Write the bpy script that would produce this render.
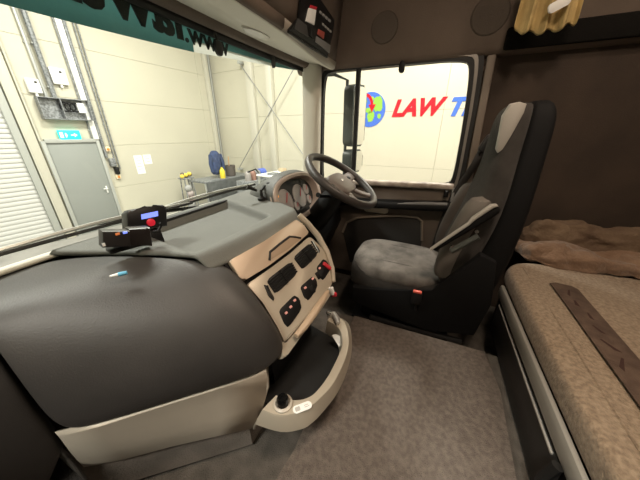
import bpy, bmesh, math, random
from mathutils import Vector, Matrix
random.seed(4)
for o in list(bpy.data.objects): bpy.data.objects.remove(o)
S = bpy.context.scene
COL = S.collection
R = math.radians
# ---------------------------------------------------------------- camera
# world: X across the cab towards the driver's door, Y forward to the windscreen, Z up, Z = 0 on the engine tunnel
FPX, PITCH, YAW, EYE = 250.0, R(23), R(23.5), Vector((0, 0, 1.05))
cd = bpy.data.cameras.new('camera'); cam = bpy.data.objects.new('camera', cd); COL.objects.link(cam)
cd.sensor_width = 36; cd.lens = 36 * FPX / 640; cd.clip_start = .02; cd.clip_end = 100
_F = Vector((math.cos(YAW), math.sin(YAW), 0)); _R = Vector((math.sin(YAW), -math.cos(YAW), 0)); _U = Vector((0, 0, 1))
_f = _F * math.cos(PITCH) - _U * math.sin(PITCH); _u = _F * math.sin(PITCH) + _U * math.cos(PITCH)
m = Matrix((_R, _u, -_f)).transposed().to_4x4(); m.translation = EYE
cam.matrix_world = m; S.camera = cam
def at(u, v, n, p):
    """point of a surveyed plane (normal n through p) that the photograph shows at u, v"""
    n, p = Vector(n), Vector(p)
    d = _f + _R * ((u - 320) / FPX) + _u * ((240 - v) / FPX)
    return EYE + d * ((p - EYE).dot(n) / d.dot(n))
# ---------------------------------------------------------------- world, exposure
w = bpy.data.worlds.new('world'); S.world = w; w.use_nodes = True
w.node_tree.nodes['Background'].inputs[0].default_value = (.9, .92, 1, 1)
w.node_tree.nodes['Background'].inputs[1].default_value = .15
S.view_settings.view_transform = 'Standard'; S.view_settings.look = 'None'
S.view_settings.exposure = .42; S.view_settings.gamma = 1; S.view_settings.use_curve_mapping = False
HALL_LAMP_W, ROOF_LAMP_W, BUNK_LAMP_W = 268, 15, 5
def area_light(name, loc, power, sx, sy, color, rot=(0, 0, 0), parent=None):
    l = bpy.data.lights.new(name, 'AREA'); l.shape = 'RECTANGLE'; l.size = sx; l.size_y = sy; l.energy = power; l.color = color
    o = bpy.data.objects.new(name, l); COL.objects.link(o); o.location = loc; o.rotation_euler = rot
    return o
# ---------------------------------------------------------------- helpers
ORG = {}
def mat(name, col, rough=.55, metal=0, bump=0, bscale=300, var=0, vscale=6, spec=.5, col2=None, emit=0, trans=0, detail=4, sheen=0):
    m = bpy.data.materials.new(name); m.use_nodes = True; t = m.node_tree; b = t.nodes['Principled BSDF']
    b.inputs['Base Color'].default_value = (*col, 1); b.inputs['Roughness'].default_value = rough; b.inputs['Metallic'].default_value = metal
    b.inputs['Specular IOR Level'].default_value = spec; b.inputs['Sheen Weight'].default_value = sheen
    if emit: b.inputs['Emission Color'].default_value = (*col, 1); b.inputs['Emission Strength'].default_value = emit
    tc = t.nodes.new('ShaderNodeTexCoord')
    if var or col2:
        n = t.nodes.new('ShaderNodeTexNoise'); n.inputs['Scale'].default_value = vscale; n.inputs['Detail'].default_value = detail
        t.links.new(tc.outputs['Object'], n.inputs['Vector'])
        r = t.nodes.new('ShaderNodeValToRGB'); r.color_ramp.elements[0].position = .35; r.color_ramp.elements[1].position = .65
        c2 = col2 or tuple(min(1, c * (1 + var)) for c in col); c1 = col if col2 else tuple(c * (1 - var) for c in col)
        r.color_ramp.elements[0].color = (*c1, 1); r.color_ramp.elements[1].color = (*c2, 1)
        t.links.new(n.outputs['Fac'], r.inputs['Fac']); t.links.new(r.outputs['Color'], b.inputs['Base Color'])
    if bump:
        n = t.nodes.new('ShaderNodeTexNoise'); n.inputs['Scale'].default_value = bscale; n.inputs['Detail'].default_value = 3
        t.links.new(tc.outputs['Object'], n.inputs['Vector'])
        k = t.nodes.new('ShaderNodeBump'); k.inputs['Strength'].default_value = bump; k.inputs['Distance'].default_value = .01
        t.links.new(n.outputs['Fac'], k.inputs['Height']); t.links.new(k.outputs['Normal'], b.inputs['Normal'])
    return m
def glass_mat(name, tint, refl):
    m = bpy.data.materials.new(name); m.use_nodes = True; t = m.node_tree; t.nodes.clear()
    o = t.nodes.new('ShaderNodeOutputMaterial'); mx = t.nodes.new('ShaderNodeMixShader'); tr = t.nodes.new('ShaderNodeBsdfTransparent'); g = t.nodes.new('ShaderNodeBsdfGlossy')
    tr.inputs[0].default_value = (*tint, 1); g.inputs['Roughness'].default_value = .02; mx.inputs[0].default_value = refl
    t.links.new(tr.outputs[0], mx.inputs[1]); t.links.new(g.outputs[0], mx.inputs[2]); t.links.new(mx.outputs[0], o.inputs[0])
    return m
class B:
    def __init__(s, M=None): s.bm = bmesh.new(); s.M = M or Matrix()
    def V(s, p): return s.bm.verts.new(s.M @ Vector(p))
    def box(s, c, d, bev=0, rot=None, seg=2):
        Mx = s.M @ Matrix.Translation(c) @ (rot or Matrix()) @ Matrix.Diagonal((d[0], d[1], d[2], 1))
        g = bmesh.ops.create_cube(s.bm, size=1, matrix=Mx)
        if bev:
            ed = list({e for v in g['verts'] for e in v.link_edges})
            bmesh.ops.bevel(s.bm, geom=ed, offset=bev, segments=seg, affect='EDGES', profile=.5)
        return s
    def poly(s, pts, h0, h1, bev=0, seg=2):
        """prism of a 2-D outline between heights h0 and h1 of the local frame"""
        a = [s.V((p[0], p[1], h0)) for p in pts]; b = [s.V((p[0], p[1], h1)) for p in pts]; n = len(pts)
        top = s.bm.faces.new(b); s.bm.faces.new(a[::-1])
        for i in range(n): s.bm.faces.new((a[i], a[(i + 1) % n], b[(i + 1) % n], b[i]))
        if bev: bmesh.ops.bevel(s.bm, geom=list(top.edges), offset=bev, segments=seg, affect='EDGES', profile=.5)
        return s
    def grid(s, rows, closed=False):
        vs = [[s.V(p) for p in r] for r in rows]
        for i in range(len(vs) - 1):
            n = len(vs[i])
            for j in range(n if closed else n - 1):
                s.bm.faces.new((vs[i][j], vs[i][(j + 1) % n], vs[i + 1][(j + 1) % n], vs[i + 1][j]))
        return vs
    def loft(s, rings):
        v = s.grid(rings, True); s.bm.faces.new(v[0][::-1]); s.bm.faces.new(v[-1]); return s
    def tube(s, pts, r, n=8, closed=False):
        pts = [Vector(p) for p in pts]; rings = []; N = len(pts); up = None
        for i, p in enumerate(pts):
            d = (pts[(i + 1) % N] - pts[i - 1]) if closed else (pts[min(i + 1, N - 1)] - pts[max(i - 1, 0)])
            d.normalize()
            if up is None: up = Vector((0, 0, 1)) if abs(d.z) < .9 else Vector((1, 0, 0))
            x = d.cross(up).normalized(); up = x.cross(d).normalized(); rr = r[i] if isinstance(r, (list, tuple)) else r
            rings.append([p + (x * math.cos(2 * math.pi * k / n) + up * math.sin(2 * math.pi * k / n)) * rr for k in range(n)])
        if closed: s.grid(rings + [rings[0]], True); bmesh.ops.remove_doubles(s.bm, verts=s.bm.verts, dist=1e-6)
        else: s.loft(rings)
        return s
    def lathe(s, prof, n=24):
        s.loft([[(r * math.cos(2 * math.pi * k / n), r * math.sin(2 * math.pi * k / n), z) for k in range(n)] for r, z in prof]); return s
    def ball(s, c, r, u=16, v=10):
        g = bmesh.ops.create_uvsphere(s.bm, u_segments=u, v_segments=v, radius=1, matrix=s.M @ Matrix.Translation(c) @ Matrix.Diagonal((*r, 1))); return s
    def mesh(s, me):
        k = len(s.bm.verts); s.bm.from_mesh(me); s.bm.verts.ensure_lookup_table()
        for v in s.bm.verts[k:]: v.co = s.M @ v.co
        return s
    def build(s, name, material, parent=None, label=None, smooth=35, sub=0, solid=0, fix=True):
        if fix: bmesh.ops.recalc_face_normals(s.bm, faces=s.bm.faces)
        if solid and fix:   # the thickness goes to the far side, the modelled face stays where it is
            if sum(f.normal.dot(EYE - f.calc_center_median()) * f.calc_area() for f in s.bm.faces) < 0: bmesh.ops.reverse_faces(s.bm, faces=s.bm.faces)
        og = ORG.get(parent.name, Vector()) if parent else Vector()
        if not parent:
            zs = [v.co for v in s.bm.verts]; og = Vector((sum(v.x for v in zs) / len(zs), sum(v.y for v in zs) / len(zs), min(v.z for v in zs)))
        for v in s.bm.verts: v.co -= og
        me = bpy.data.meshes.new(name); s.bm.to_mesh(me); s.bm.free()
        if smooth:
            me.polygons.foreach_set('use_smooth', [True] * len(me.polygons)); me.set_sharp_from_angle(angle=R(smooth if not sub else 60))
        me.materials.append(material)
        o = bpy.data.objects.new(name, me); COL.objects.link(o)
        if parent: o.parent = parent
        else: o.location = og
        ORG[o.name] = og
        if solid: md = o.modifiers.new('solid', 'SOLIDIFY'); md.thickness = solid; md.offset = -1
        if sub: md = o.modifiers.new('sub', 'SUBSURF'); md.levels = sub; md.render_levels = sub
        if label: o['label'] = label
        return o
def copies(o, offs):
    """further alike pieces that share the mesh of o"""
    for d in offs:
        c = o.copy(); COL.objects.link(c); c.location = o.location + Vector(d); ORG[c.name] = ORG[o.name]
def thing(name, label, cat, loc, group=None, kind=None):
    o = bpy.data.objects.new(name, None); COL.objects.link(o); o.location = loc; o.empty_display_size = .05; ORG[o.name] = Vector(loc)
    return tag(o, label, cat, group, kind)
def tag(o, label, cat, group=None, kind=None):
    o['label'] = label; o['category'] = cat
    if group: o['group'] = group
    if kind: o['kind'] = kind
    return o
def frame(o, eu, ev):
    eu = Vector(eu).normalized(); ev = Vector(ev); ev = (ev - eu * ev.dot(eu)).normalized(); ew = eu.cross(ev)
    M = Matrix((eu, ev, ew)).transposed().to_4x4(); M.translation = Vector(o); return M
def loc2(M, p): q = M.inverted() @ Vector(p); return (q.x, q.y)
def rrect(w, h, r, n=5, cx=0, cy=0):
    out = []
    for sx, sy, a0 in ((1, 1, 0), (-1, 1, 90), (-1, -1, 180), (1, -1, 270)):
        for k in range(n + 1):
            a = R(a0 + 90 * k / n); out.append((cx + sx * (w / 2 - r) + r * math.cos(a), cy + sy * (h / 2 - r) + r * math.sin(a)))
    return out
def sup(hx, hy, p=4, n=28):
    out = []
    for k in range(n):
        a = 2 * math.pi * (k + .5) / n; c, s_ = math.cos(a), math.sin(a)
        out.append((hx * math.copysign(abs(c) ** (2 / p), c), hy * math.copysign(abs(s_) ** (2 / p), s_)))
    return out
def text_mesh(s, size, off=0, shear=0, ext=.002):
    c = bpy.data.curves.new('t', 'FONT'); c.body = s; c.size = size; c.offset = off; c.shear = shear; c.extrude = ext; c.resolution_u = 3
    o = bpy.data.objects.new('t', c); COL.objects.link(o); bpy.context.view_layer.update()
    me = bpy.data.meshes.new_from_object(o.evaluated_get(bpy.context.evaluated_depsgraph_get())); bpy.data.objects.remove(o); return me
def crom(pts, n=4):
    P = [Vector(p) for p in pts]; out = []
    for i in range(len(P) - 1):
        a, b, c, d = P[max(i - 1, 0)], P[i], P[i + 1], P[min(i + 2, len(P) - 1)]
        for k in range(n):
            t = k / n; out.append(.5 * ((2 * b) + (c - a) * t + (2 * a - 5 * b + 4 * c - d) * t * t + (3 * b - a - 3 * c + d) * t ** 3))
    return out + [P[-1]]
def chaikin(pts, it=2, r=.2):
    for _ in range(it):
        out = []
        for i in range(len(pts)):
            p, q = pts[i], pts[(i + 1) % len(pts)]; out += [(p[0] + (q[0] - p[0]) * r, p[1] + (q[1] - p[1]) * r), (p[0] + (q[0] - p[0]) * (1 - r), p[1] + (q[1] - p[1]) * (1 - r))]
        pts = out
    return pts
def lerp(a, b, t): return a + (b - a) * t
def interp(x, pts):
    if x <= pts[0][0]: return pts[0][1]
    for (a, fa), (b, fb) in zip(pts, pts[1:]):
        if x <= b: return lerp(fa, fb, (x - a) / (b - a))
    return pts[-1][1]
def sstep(x, a, b): t = max(0, min(1, (x - a) / (b - a))); return t * t * (3 - 2 * t)
# ---------------------------------------------------------------- materials
cream = mat('cream_panel', (.56, .535, .435), .5, var=.02, vscale=1)
cream2 = mat('cream_trim', (.55, .53, .45), .5)
concrete = mat('concrete', (.3, .29, .27), .8, var=.12, vscale=2)
shutter_m = mat('shutter_white', (.60, .60, .58), .45)
door_m = mat('grey_door', (.27, .285, .27), .5)
frame_m = mat('door_frame_grey', (.40, .41, .385), .5)
zinc = mat('zinc', (.52, .53, .52), .4, .6)
dzinc = mat('dark_zinc', (.25, .26, .27), .5, .4, var=.4, vscale=30)
white_p = mat('white_plastic', (.85, .85, .83), .4)
paper = mat('paper', (.9, .9, .88), .8)
blackpl = mat('black_plastic', (.009, .009, .0095), .5, bump=.1, bscale=500, spec=.25)
darkpl = mat('dark_plastic', (.03, .028, .027), .5, bump=.15, bscale=400)
rubber = mat('black_rubber', (.008, .008, .008), .6)
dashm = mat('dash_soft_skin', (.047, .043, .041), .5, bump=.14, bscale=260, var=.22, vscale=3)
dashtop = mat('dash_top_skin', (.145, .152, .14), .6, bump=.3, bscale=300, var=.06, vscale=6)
silver = mat('champagne_silver', (.52, .46, .37), .42, .25, var=.03, vscale=8)
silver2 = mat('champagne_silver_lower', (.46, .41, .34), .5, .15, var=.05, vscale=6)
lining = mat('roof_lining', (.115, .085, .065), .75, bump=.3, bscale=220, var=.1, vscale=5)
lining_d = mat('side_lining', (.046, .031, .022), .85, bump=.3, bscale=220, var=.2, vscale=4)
shelfm = mat('shelf_grey', (.60, .57, .49), .55, bump=.1, bscale=300)
fabric = mat('seat_fabric', (.045, .041, .038), .9, bump=.5, bscale=420, var=.25, vscale=10, sheen=.1, spec=.15)
fabric_l = mat('seat_fabric_light', (.13, .118, .106), .9, bump=.5, bscale=420, var=.35, vscale=12, sheen=.15, spec=.15)
leather = mat('grey_leather', (.40, .38, .35), .45, bump=.1, bscale=160)
seatshell = mat('seat_shell', (.008, .008, .0085), .75, bump=.1, bscale=200, spec=.15)
mattm = mat('terry_mattress', (.235, .175, .12), .95, bump=.5, bscale=190, col2=(.40, .31, .22), vscale=80, detail=8, sheen=.3)
stripem = mat('mattress_band', (.085, .055, .042), .9, bump=.5, bscale=150, col2=(.14, .095, .07), vscale=22)
stripep = mat('band_print', (.05, .022, .018), .9)
blanketm = mat('brown_blanket', (.19, .115, .07), .95, bump=.6, bscale=90, col2=(.27, .175, .115), vscale=12, sheen=.4)
matm = mat('rubber_floor', (.115, .091, .075), .85, bump=.8, bscale=240, col2=(.175, .142, .12), vscale=55, detail=8)
carpet = mat('tunnel_carpet', (.09, .078, .066), .9, bump=.6, bscale=260, var=.25, vscale=16)
teal = mat('teal_visor', (.12, .24, .24), .5, var=.08, vscale=60)
_t = teal.node_tree; _tr = _t.nodes.new('ShaderNodeBsdfTranslucent'); _tr.inputs[0].default_value = (.27, .47, .46, 1); _mx = _t.nodes.new('ShaderNodeMixShader'); _mx.inputs[0].default_value = .6
_t.links.new(_t.nodes['Principled BSDF'].outputs[0], _mx.inputs[1]); _t.links.new(_tr.outputs[0], _mx.inputs[2]); _t.links.new(_mx.outputs[0], _t.nodes['Material Output'].inputs[0])
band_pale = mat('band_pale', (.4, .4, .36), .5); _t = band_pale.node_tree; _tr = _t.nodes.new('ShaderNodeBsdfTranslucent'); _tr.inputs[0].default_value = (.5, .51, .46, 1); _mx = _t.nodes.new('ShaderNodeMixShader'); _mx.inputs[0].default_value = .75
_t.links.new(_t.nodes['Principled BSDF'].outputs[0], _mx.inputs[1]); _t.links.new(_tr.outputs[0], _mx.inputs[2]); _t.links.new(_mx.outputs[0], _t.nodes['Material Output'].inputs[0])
ink = mat('dark_letter', (.012, .02, .022), .6)
red = mat('red_print', (.58, .006, .02), .6, spec=.2); blue = mat('blue_print', (.06, .15, .58), .6, spec=.2); lime = mat('green_print', (.25, .5, .07), .6, spec=.2)
chrome = mat('chrome', (.75, .75, .75), .15, 1)
mirror_m = mat('mirror_glass', (.9, .9, .9), .02, 1)
mirror_h = mat('mirror_housing', (.06, .075, .075), .4)
led_green = mat('exit_green', (.02, .75, .66), .5, emit=.7)
lcd = mat('display_blue', (.2, .28, .95), .4, emit=.8)
redlamp = mat('red_button', (.6, .03, .05), .4)
orange_l = mat('orange_warning', (1, .45, .02), .4, emit=.6)
dial = mat('gauge_face', (.35, .33, .32), .4)
glass = glass_mat('windscreen_glass', (.97, .985, .955), .02)
glass2 = glass_mat('side_glass', (.99, .98, .96), .015)
beltm = mat('belt_webbing', (.02, .018, .017), .7)
chamois = mat('chamois_cloth', (.45, .33, .14), .9, bump=.3, bscale=120, var=.15, vscale=14)
lamp_w = mat('lamp_diffuser', (1, .97, .9), .5, emit=6)
lamp_c = mat('cab_lamp_diffuser', (1, .86, .66), .5, emit=3)

# ================================================================ the workshop hall around the truck
aw = R(-5.5)
EX = Vector((math.cos(aw), math.sin(aw), 0)); EY = Vector((-math.sin(aw), math.cos(aw), 0)); UZ = Vector((0, 0, 1))
D1, D2, GZ, CZ = 8.0, 6.9, -1.25, 5.0
FWM = frame(EY * D1, EX, UZ)           # front wall, looking at it: x right, y up, z towards the truck
SWM = frame(EX * D2, -EY, UZ)          # wall beyond the driver's door
k1 = D1 / 6.5; k2 = D2 / 5.02
fx = lambda a: a * k1
fz = lambda z: 1.05 + (z - 1.05) * k1
sx_ = lambda y: -y * k2
sz_ = lambda z: 1.05 + (z - 1.05) * k2
def wall_panels(M, x0, x1, courses, verts, holes, name, label):
    b = B(M); b.box(((x0 + x1) / 2, (GZ + CZ) / 2, -.16), (x1 - x0, CZ - GZ, .2))
    wl = b.build(name, cream2, smooth=0); tag(wl, label, 'wall', kind='structure')
    ys = [GZ] + courses + [CZ]; xs = [x0] + verts + [x1]; g = .0035
    for ya, yb in zip(ys, ys[1:]):
        for xa, xb in zip(xs, xs[1:]):
            if any(xa >= h[0] - .01 and xb <= h[1] + .01 and ya < h[2] - .3 for h in holes): continue
            B(M).box(((xa + xb) / 2, (ya + yb) / 2, -.03), (xb - xa - g, yb - ya - g, .06), .004, seg=1).build('panel', cream, wl, smooth=0)
    return wl
cs = [fz(z) for z in (-.86, -.02, .83, 1.65, 2.48, 3.3)]
wall_panels(FWM, -7, D2, cs, [-3.2, 1.9, 6.35], [], 'wall_front', 'cream panelled workshop wall in front of the truck')
wall_panels(SWM, -D1, 6, [sz_(z) for z in (-.6, .47, 1.42, 2.4, 3.3)], [sx_(3.05), sx_(.46), sx_(-1.6)], [], 'wall_side', 'cream panelled workshop wall carrying the lettering beyond the driver window')
Mh = frame((0, 0, 0), EX, EY)
b = B(Mh); b.box((0, 1, GZ - .1), (16, 16, .2)); tag(b.build('floor_workshop', concrete, smooth=0), 'grey concrete workshop floor outside the truck', 'floor', kind='structure')
b = B(Mh); b.box((0, 1, CZ + .1), (16, 16, .2)); tag(b.build('ceiling_workshop', cream2, smooth=0), 'pale workshop ceiling above the truck', 'ceiling', kind='structure')
b = B(Mh); b.box((-7.1, 1, (GZ + CZ) / 2), (.2, 16, CZ - GZ)); tag(b.build('wall_left', cream2, smooth=0), 'plain cream workshop wall on the passenger side', 'wall', kind='structure')
b = B(Mh); b.box((0, -6.1, (GZ + CZ) / 2), (16, .2, CZ - GZ)); tag(b.build('wall_back', cream2, smooth=0), 'plain cream workshop wall behind the truck', 'wall', kind='structure')
# hall lamps; the rear one is added to brighten the wing mirror
for i, (x, y) in enumerate(((-.6, 4.6), (3.4, 4.6), (4.6, .3), (-3.2, .6), (4.4, -3.8))):
    p = Mh @ Vector((x, y, 0))
    t = thing('hall_lamp', 'long white ceiling lamp ' + ('ahead of the truck on the passenger side', 'ahead of the truck on the driver side', 'beside the driver door', 'beside the passenger door', 'behind the cab, added to whiten the mirror')[i], 'lamp', (p.x, p.y, CZ - .25), 'workshop ceiling lamps')
    B(Mh).box((x, y, CZ - .06), (1.7, .22, .08), .01).build('housing', white_p, t)
    B(Mh).box((x, y, CZ - .11), (1.6, .16, .03), .01).build('diffuser', lamp_w, t)
    for dx in (-.6, .6): B(Mh).box((x + dx, y, CZ - .01), (.02, .02, .04)).build('hanger', zinc, t)
    area_light('hall_light', (p.x, p.y, CZ - .14), HALL_LAMP_W, 1.6, .8, (1, .985, .9), (0, 0, aw))
# roller shutter
sh = thing('roller_shutter', 'white ribbed roller shutter closed left of the grey exit door', 'shutter', FWM @ Vector((0, GZ, .06)))
x1 = fx(1.42); x0 = x1 - 3.6; top = 3.1; z = GZ; first = None; hs = .092
first = B(FWM).poly([(x0, GZ), (x1, GZ), (x1, GZ + hs), (x0, GZ + hs)], .02, .03).poly([(x0, GZ + .012), (x1, GZ + .012), (x1, GZ + hs - .012), (x0, GZ + hs - .012)], .03, .05, .012, 2).build('slat', shutter_m, sh)
copies(first, [(0, 0, hs * i) for i in range(1, int((top - GZ) / hs))])
for xx, ww in ((x1 + .05, .12), (x0 - .05, .12)): B(FWM).box((xx, (GZ + top) / 2, .05), (ww, top - GZ, .1), .008).build('guide_rail', frame_m, sh)
B(FWM).box(((x0 + x1) / 2, top + .15, .16), (x1 - x0 + .3, .36, .32), .02).build('drum_box', frame_m, sh)
# portal leg between shutter and door
tag(B(FWM).box((fx(1.60), (GZ + CZ) / 2, .05), (.17, CZ - GZ, .1), .006).build('trim_1', cream2), 'cream steel upright between shutter and exit door', 'upright', kind='structure')
# exit door
dx0, dx1, dt = fx(1.76), fx(2.49), fz(.9)
d = thing('door_2', 'grey steel exit door beside the roller shutter', 'door', FWM @ Vector(((dx0 + dx1) / 2, GZ, .03)), kind='structure')
B(FWM).box(((dx0 + dx1) / 2, (GZ + dt) / 2, .03), (dx1 - dx0, dt - GZ, .05), .004).build('leaf', door_m, d)
B(FWM).box((dx0 - .035, (GZ + dt) / 2, .045), (.07, dt - GZ + .08, .09), .005).build('jamb', frame_m, d)
B(FWM).box((dx1 + .035, (GZ + dt) / 2, .045), (.07, dt - GZ + .08, .09), .005).build('jamb', frame_m, d)
B(FWM).box(((dx0 + dx1) / 2, dt + .04, .045), (dx1 - dx0, .08, .088), .005).build('lintel', frame_m, d)
hb = B(FWM); hb.box((dx1 - .09, fz(-.02), .07), (.035, .17, .02), .006); hb.box((dx1 - .12, fz(-.0), .1), (.1, .022, .022), .006); hb.box((dx1 - .085, fz(0), .085), (.022, .022, .03)); hb.build('handle', white_p, d)
# exit sign
t = thing('exit_sign', 'lit green exit sign with running figure above grey door', 'sign', FWM @ Vector((fx(2.13), fz(.94), .05)))
B(FWM).box((fx(2.13), fz(1.03), .06), (.38, .2, .06), .01).build('case', led_green, t)
pb = B(FWM)
X0, Y0 = fx(2.06), fz(1.03)
pb.poly([(X0 - .09, Y0 - .06), (X0 - .03, Y0 - .06), (X0 - .03, Y0 + .06), (X0 - .09, Y0 + .06)], .09, .093)
pb.poly([(X0 + .0, Y0 - .05), (X0 + .02, Y0 - .05), (X0 + .045, Y0 + .0), (X0 + .02, Y0 + .05), (X0 + .0, Y0 + .03)], .09, .093)
pb.poly([(X0 + .1, Y0 - .012), (X0 + .16, Y0 - .012), (X0 + .16, Y0 - .045), (X0 + .22, Y0), (X0 + .16, Y0 + .045), (X0 + .16, Y0 + .012), (X0 + .1, Y0 + .012)], .09, .093)
pb.build('pictogram', white_p, t)
# wall cabinet / shelf box
t = thing('cable_box', 'long dark grey open box full of cables above the exit sign', 'box', FWM @ Vector((fx(2.2), fz(1.28), .0)))
bx0, bx1, bz0, bz1 = fx(1.86), fx(2.54), fz(1.29), fz(1.62)
B(FWM).box(((bx0 + bx1) / 2, (bz0 + bz1) / 2, .02), (bx1 - bx0, bz1 - bz0, .03)).build('back_plate', dzinc, t)
for yy in (bz0, bz1): B(FWM).box(((bx0 + bx1) / 2, yy, .09), (bx1 - bx0, .015, .16)).build('edge_plate', dzinc, t)
for xx in (bx0, bx1, lerp(bx0, bx1, .42)): B(FWM).box((xx, (bz0 + bz1) / 2, .09), (.015, bz1 - bz0, .158)).build('side_plate', dzinc, t)
for i in range(3):
    cx = lerp(bx0, bx1, .5 + .1 * i); cy = lerp(bz0, bz1, .62)
    B(FWM).tube([(cx + .09 * math.cos(a * .5), cy + .09 * math.sin(a * .5), .1 + .01 * i) for a in range(13)], .014, 6, True).build('cable_coil', blackpl, t)
B(FWM).box((lerp(bx0, bx1, .82), lerp(bz0, bz1, .6), .11), (.13, .2, .08), .01).build('junction_block', white_p, t)
# small white boxes on the wall
for (xx, zz, ww, hh, lab) in ((1.90, 1.78, .2, .25, 'small white switch box left above the dark cable box'), (2.27, 1.97, .26, .3, 'larger white control box with dark knob above cable box')):
    t = thing('control_box', lab, 'box', FWM @ Vector((fx(xx), fz(zz) - hh / 2, .04)))
    B(FWM).box((fx(xx), fz(zz), .04), (ww, hh, .08), .01).build('case', white_p, t)
    B(FWM).box((fx(xx) + .04, fz(zz) + hh * .28, .085), (.04, .03, .02), .004).build('knob', blackpl, t)
    B(FWM).box((fx(xx), fz(zz) - hh / 2 - .03, .04), (.04, .06, .04), .004).build('cable_gland', white_p, t)
# conduits
def pipe(xs, z0, z1, r, m, lab, off=.04):
    t = thing('conduit', lab, 'conduit', FWM @ Vector((fx(xs), z0, off)))
    B(FWM).tube([(fx(xs), z0, off), (fx(xs), z1, off)], r, 8).build('pipe', m, t)
    z = z0 + .2
    while z < z1 - .1:
        B(FWM).box((fx(xs), z, off * .6), (r * 2.5, .035, off * 1.2), .004, seg=1).build('clip', frame_m, t); z += .75
pipe(2.015, fz(1.63), CZ, .03, zinc, 'pale zinc conduit at the left above the cable box')
pipe(2.115, fz(1.63), CZ, .045, dzinc, 'dark thick cable bundle running up from the cable box', .06)
pipe(2.46, fz(.95), CZ, .014, dzinc, 'thin dark conduit left of the white wall duct')
pipe(2.60, fz(.6), CZ, .035, dzinc, 'thick grey conduit right of the white wall duct')
pipe(2.73, fz(.45), CZ, .014, dzinc, 'left one of the thin pair of conduits on cream wall')
pipe(2.78, fz(.35), CZ, .014, dzinc, 'right one of the thin pair of conduits on cream wall')
pipe(1.71, fz(.2), CZ, .02, cream2, 'cream conduit on the upright beside the exit door')
b = B(FWM); b.box((fx(2.525), (fz(.95) + CZ) / 2, .03), (.11, CZ - fz(.95), .06), .006); tag(b.build('wall_duct', white_p), 'white flat cable duct running up above the exit door', 'duct')
# call points, switch
for xx, zz, lab in ((2.66, .76, 'upper orange push button box beside the exit door'), (2.70, .2, 'lower orange push button box beside the exit door')):
    t = thing('push_button', lab, 'button', FWM @ Vector((fx(xx), fz(zz) - .06, .02)))
    B(FWM).box((fx(xx), fz(zz), .03), (.11, .11, .06), .012).build('case', mat('cream_case', (.85, .72, .5), .5), t)
    b = B(FWM @ Matrix.Translation((fx(xx), fz(zz), .06))); b.lathe([(.03, 0), (.03, .012), (.022, .02)], 14); b.build('button', orange_l if 0 else mat('orange', (.8, .25, .05), .5), t)
t = thing('isolator_switch', 'dark grey isolator switch between the two orange push buttons', 'switch', FWM @ Vector((fx(2.685), fz(.34), .02)))
B(FWM).box((fx(2.67), fz(.5), .05), (.13, .2, .1), .015).build('case', dzinc, t)
B(FWM).box((fx(2.7), fz(.33), .06), (.09, .18, .12), .02).build('plug', blackpl, t)
for i, (xx, zz, hh, lab) in enumerate(((3.2, .4, .5, 'long white notice with lines of print on cream wall'), (3.4, .5, .26, 'shorter white notice right of the long one'))):
    t = thing('notice', lab, 'notice', FWM @ Vector((fx(xx), fz(zz) - hh / 2, 0)))
    B(FWM).box((fx(xx), fz(zz), .004), (.21, hh, .006)).build('sheet', paper, t)
    b = B(FWM)
    for k in range(5 if i == 0 else 3): b.box((fx(xx) - .01 * (k % 2), fz(zz) + hh * .36 - k * .075, .008), (.13 - .02 * (k % 3), .012, .002))
    b.build('print_lines', mat('grey_print', (.35, .35, .36), .7), t, smooth=0)
# column with strip near the corner, bracing on the side wall
tag(B(FWM).box((fx(5.40), (GZ + CZ) / 2, .06), (.13, CZ - GZ, .12), .01).build('trim_2', cream2), 'cream steel column on the front wall near the corner', 'column', kind='structure')
tag(B(FWM).tube([(fx(5.53), GZ, .05), (fx(5.53), CZ, .05)], .03, 8).build('downpipe', frame_m), 'slim grey pipe beside the corner column', 'pipe')
tag(B(SWM).box((sx_(3.98), (GZ + CZ) / 2, .08), (.2, CZ - GZ, .16), .01).build('trim_3', cream2), 'pale grey steel column behind the crossed brace rods', 'column', kind='structure')
tag(B(SWM).box((sx_(4.55), (GZ + CZ) / 2, .06), (.28, CZ - GZ, .12), .01).build('trim_4', cream2), 'broad cream column left of the crossed brace rods', 'column', kind='structure')
for (ya, za, yb, zb, lab) in ((4.75, 2.5, 3.1, .6, 'brace rod falling to the right on the side wall'), (3.15, 2.4, 5.15, .2, 'brace rod rising to the right on the side wall')):
    t = thing('brace_rod', lab, 'rod', SWM @ Vector((sx_((ya + yb) / 2), sz_(min(za, zb)), .19)))
    p, q = Vector((sx_(ya), sz_(za), .19)), Vector((sx_(yb), sz_(zb), .19)); B(SWM).tube([p, q], .012, 6).build('rod', dzinc, t)
    for e in (p, q): B(SWM).box((e.x, e.y, .11), (.08, .08, .2), .008).build('end_plate', frame_m, t)
# lettering on the side wall
cap = (1.62 - 1.35) * k2
def wtext(s, y, z, size, m, name, lab):
    me = text_mesh(s, size, .022, .3, .004); M = SWM @ Matrix.Translation((sx_(y), sz_(z), .006))
    return tag(B(M).mesh(me).build(name, m, smooth=0), lab, 'lettering')
wtext('LAW', 1.31, 1.345, cap / .76, red, 'wall_lettering', 'bold slanted red letters LAW on the cream wall')
wtext('TRUCKS', .41, 1.33, cap / .76, blue, 'wall_lettering', 'bold slanted blue lettering starting with T behind the window pillar')
gc = (sx_(1.72), sz_(1.46)); GM = SWM @ Matrix.Translation((gc[0], gc[1], 0)); gr = .40
t = thing('globe_emblem', 'blue and green globe emblem with red arrow on the wall', 'emblem', GM @ Vector((0, -gr, .006)))
B(GM).poly([(gr * math.cos(2 * math.pi * k / 40), gr * math.sin(2 * math.pi * k / 40)) for k in range(40)], .002, .01).build('disc', blue, t)
b = B(GM)
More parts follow.
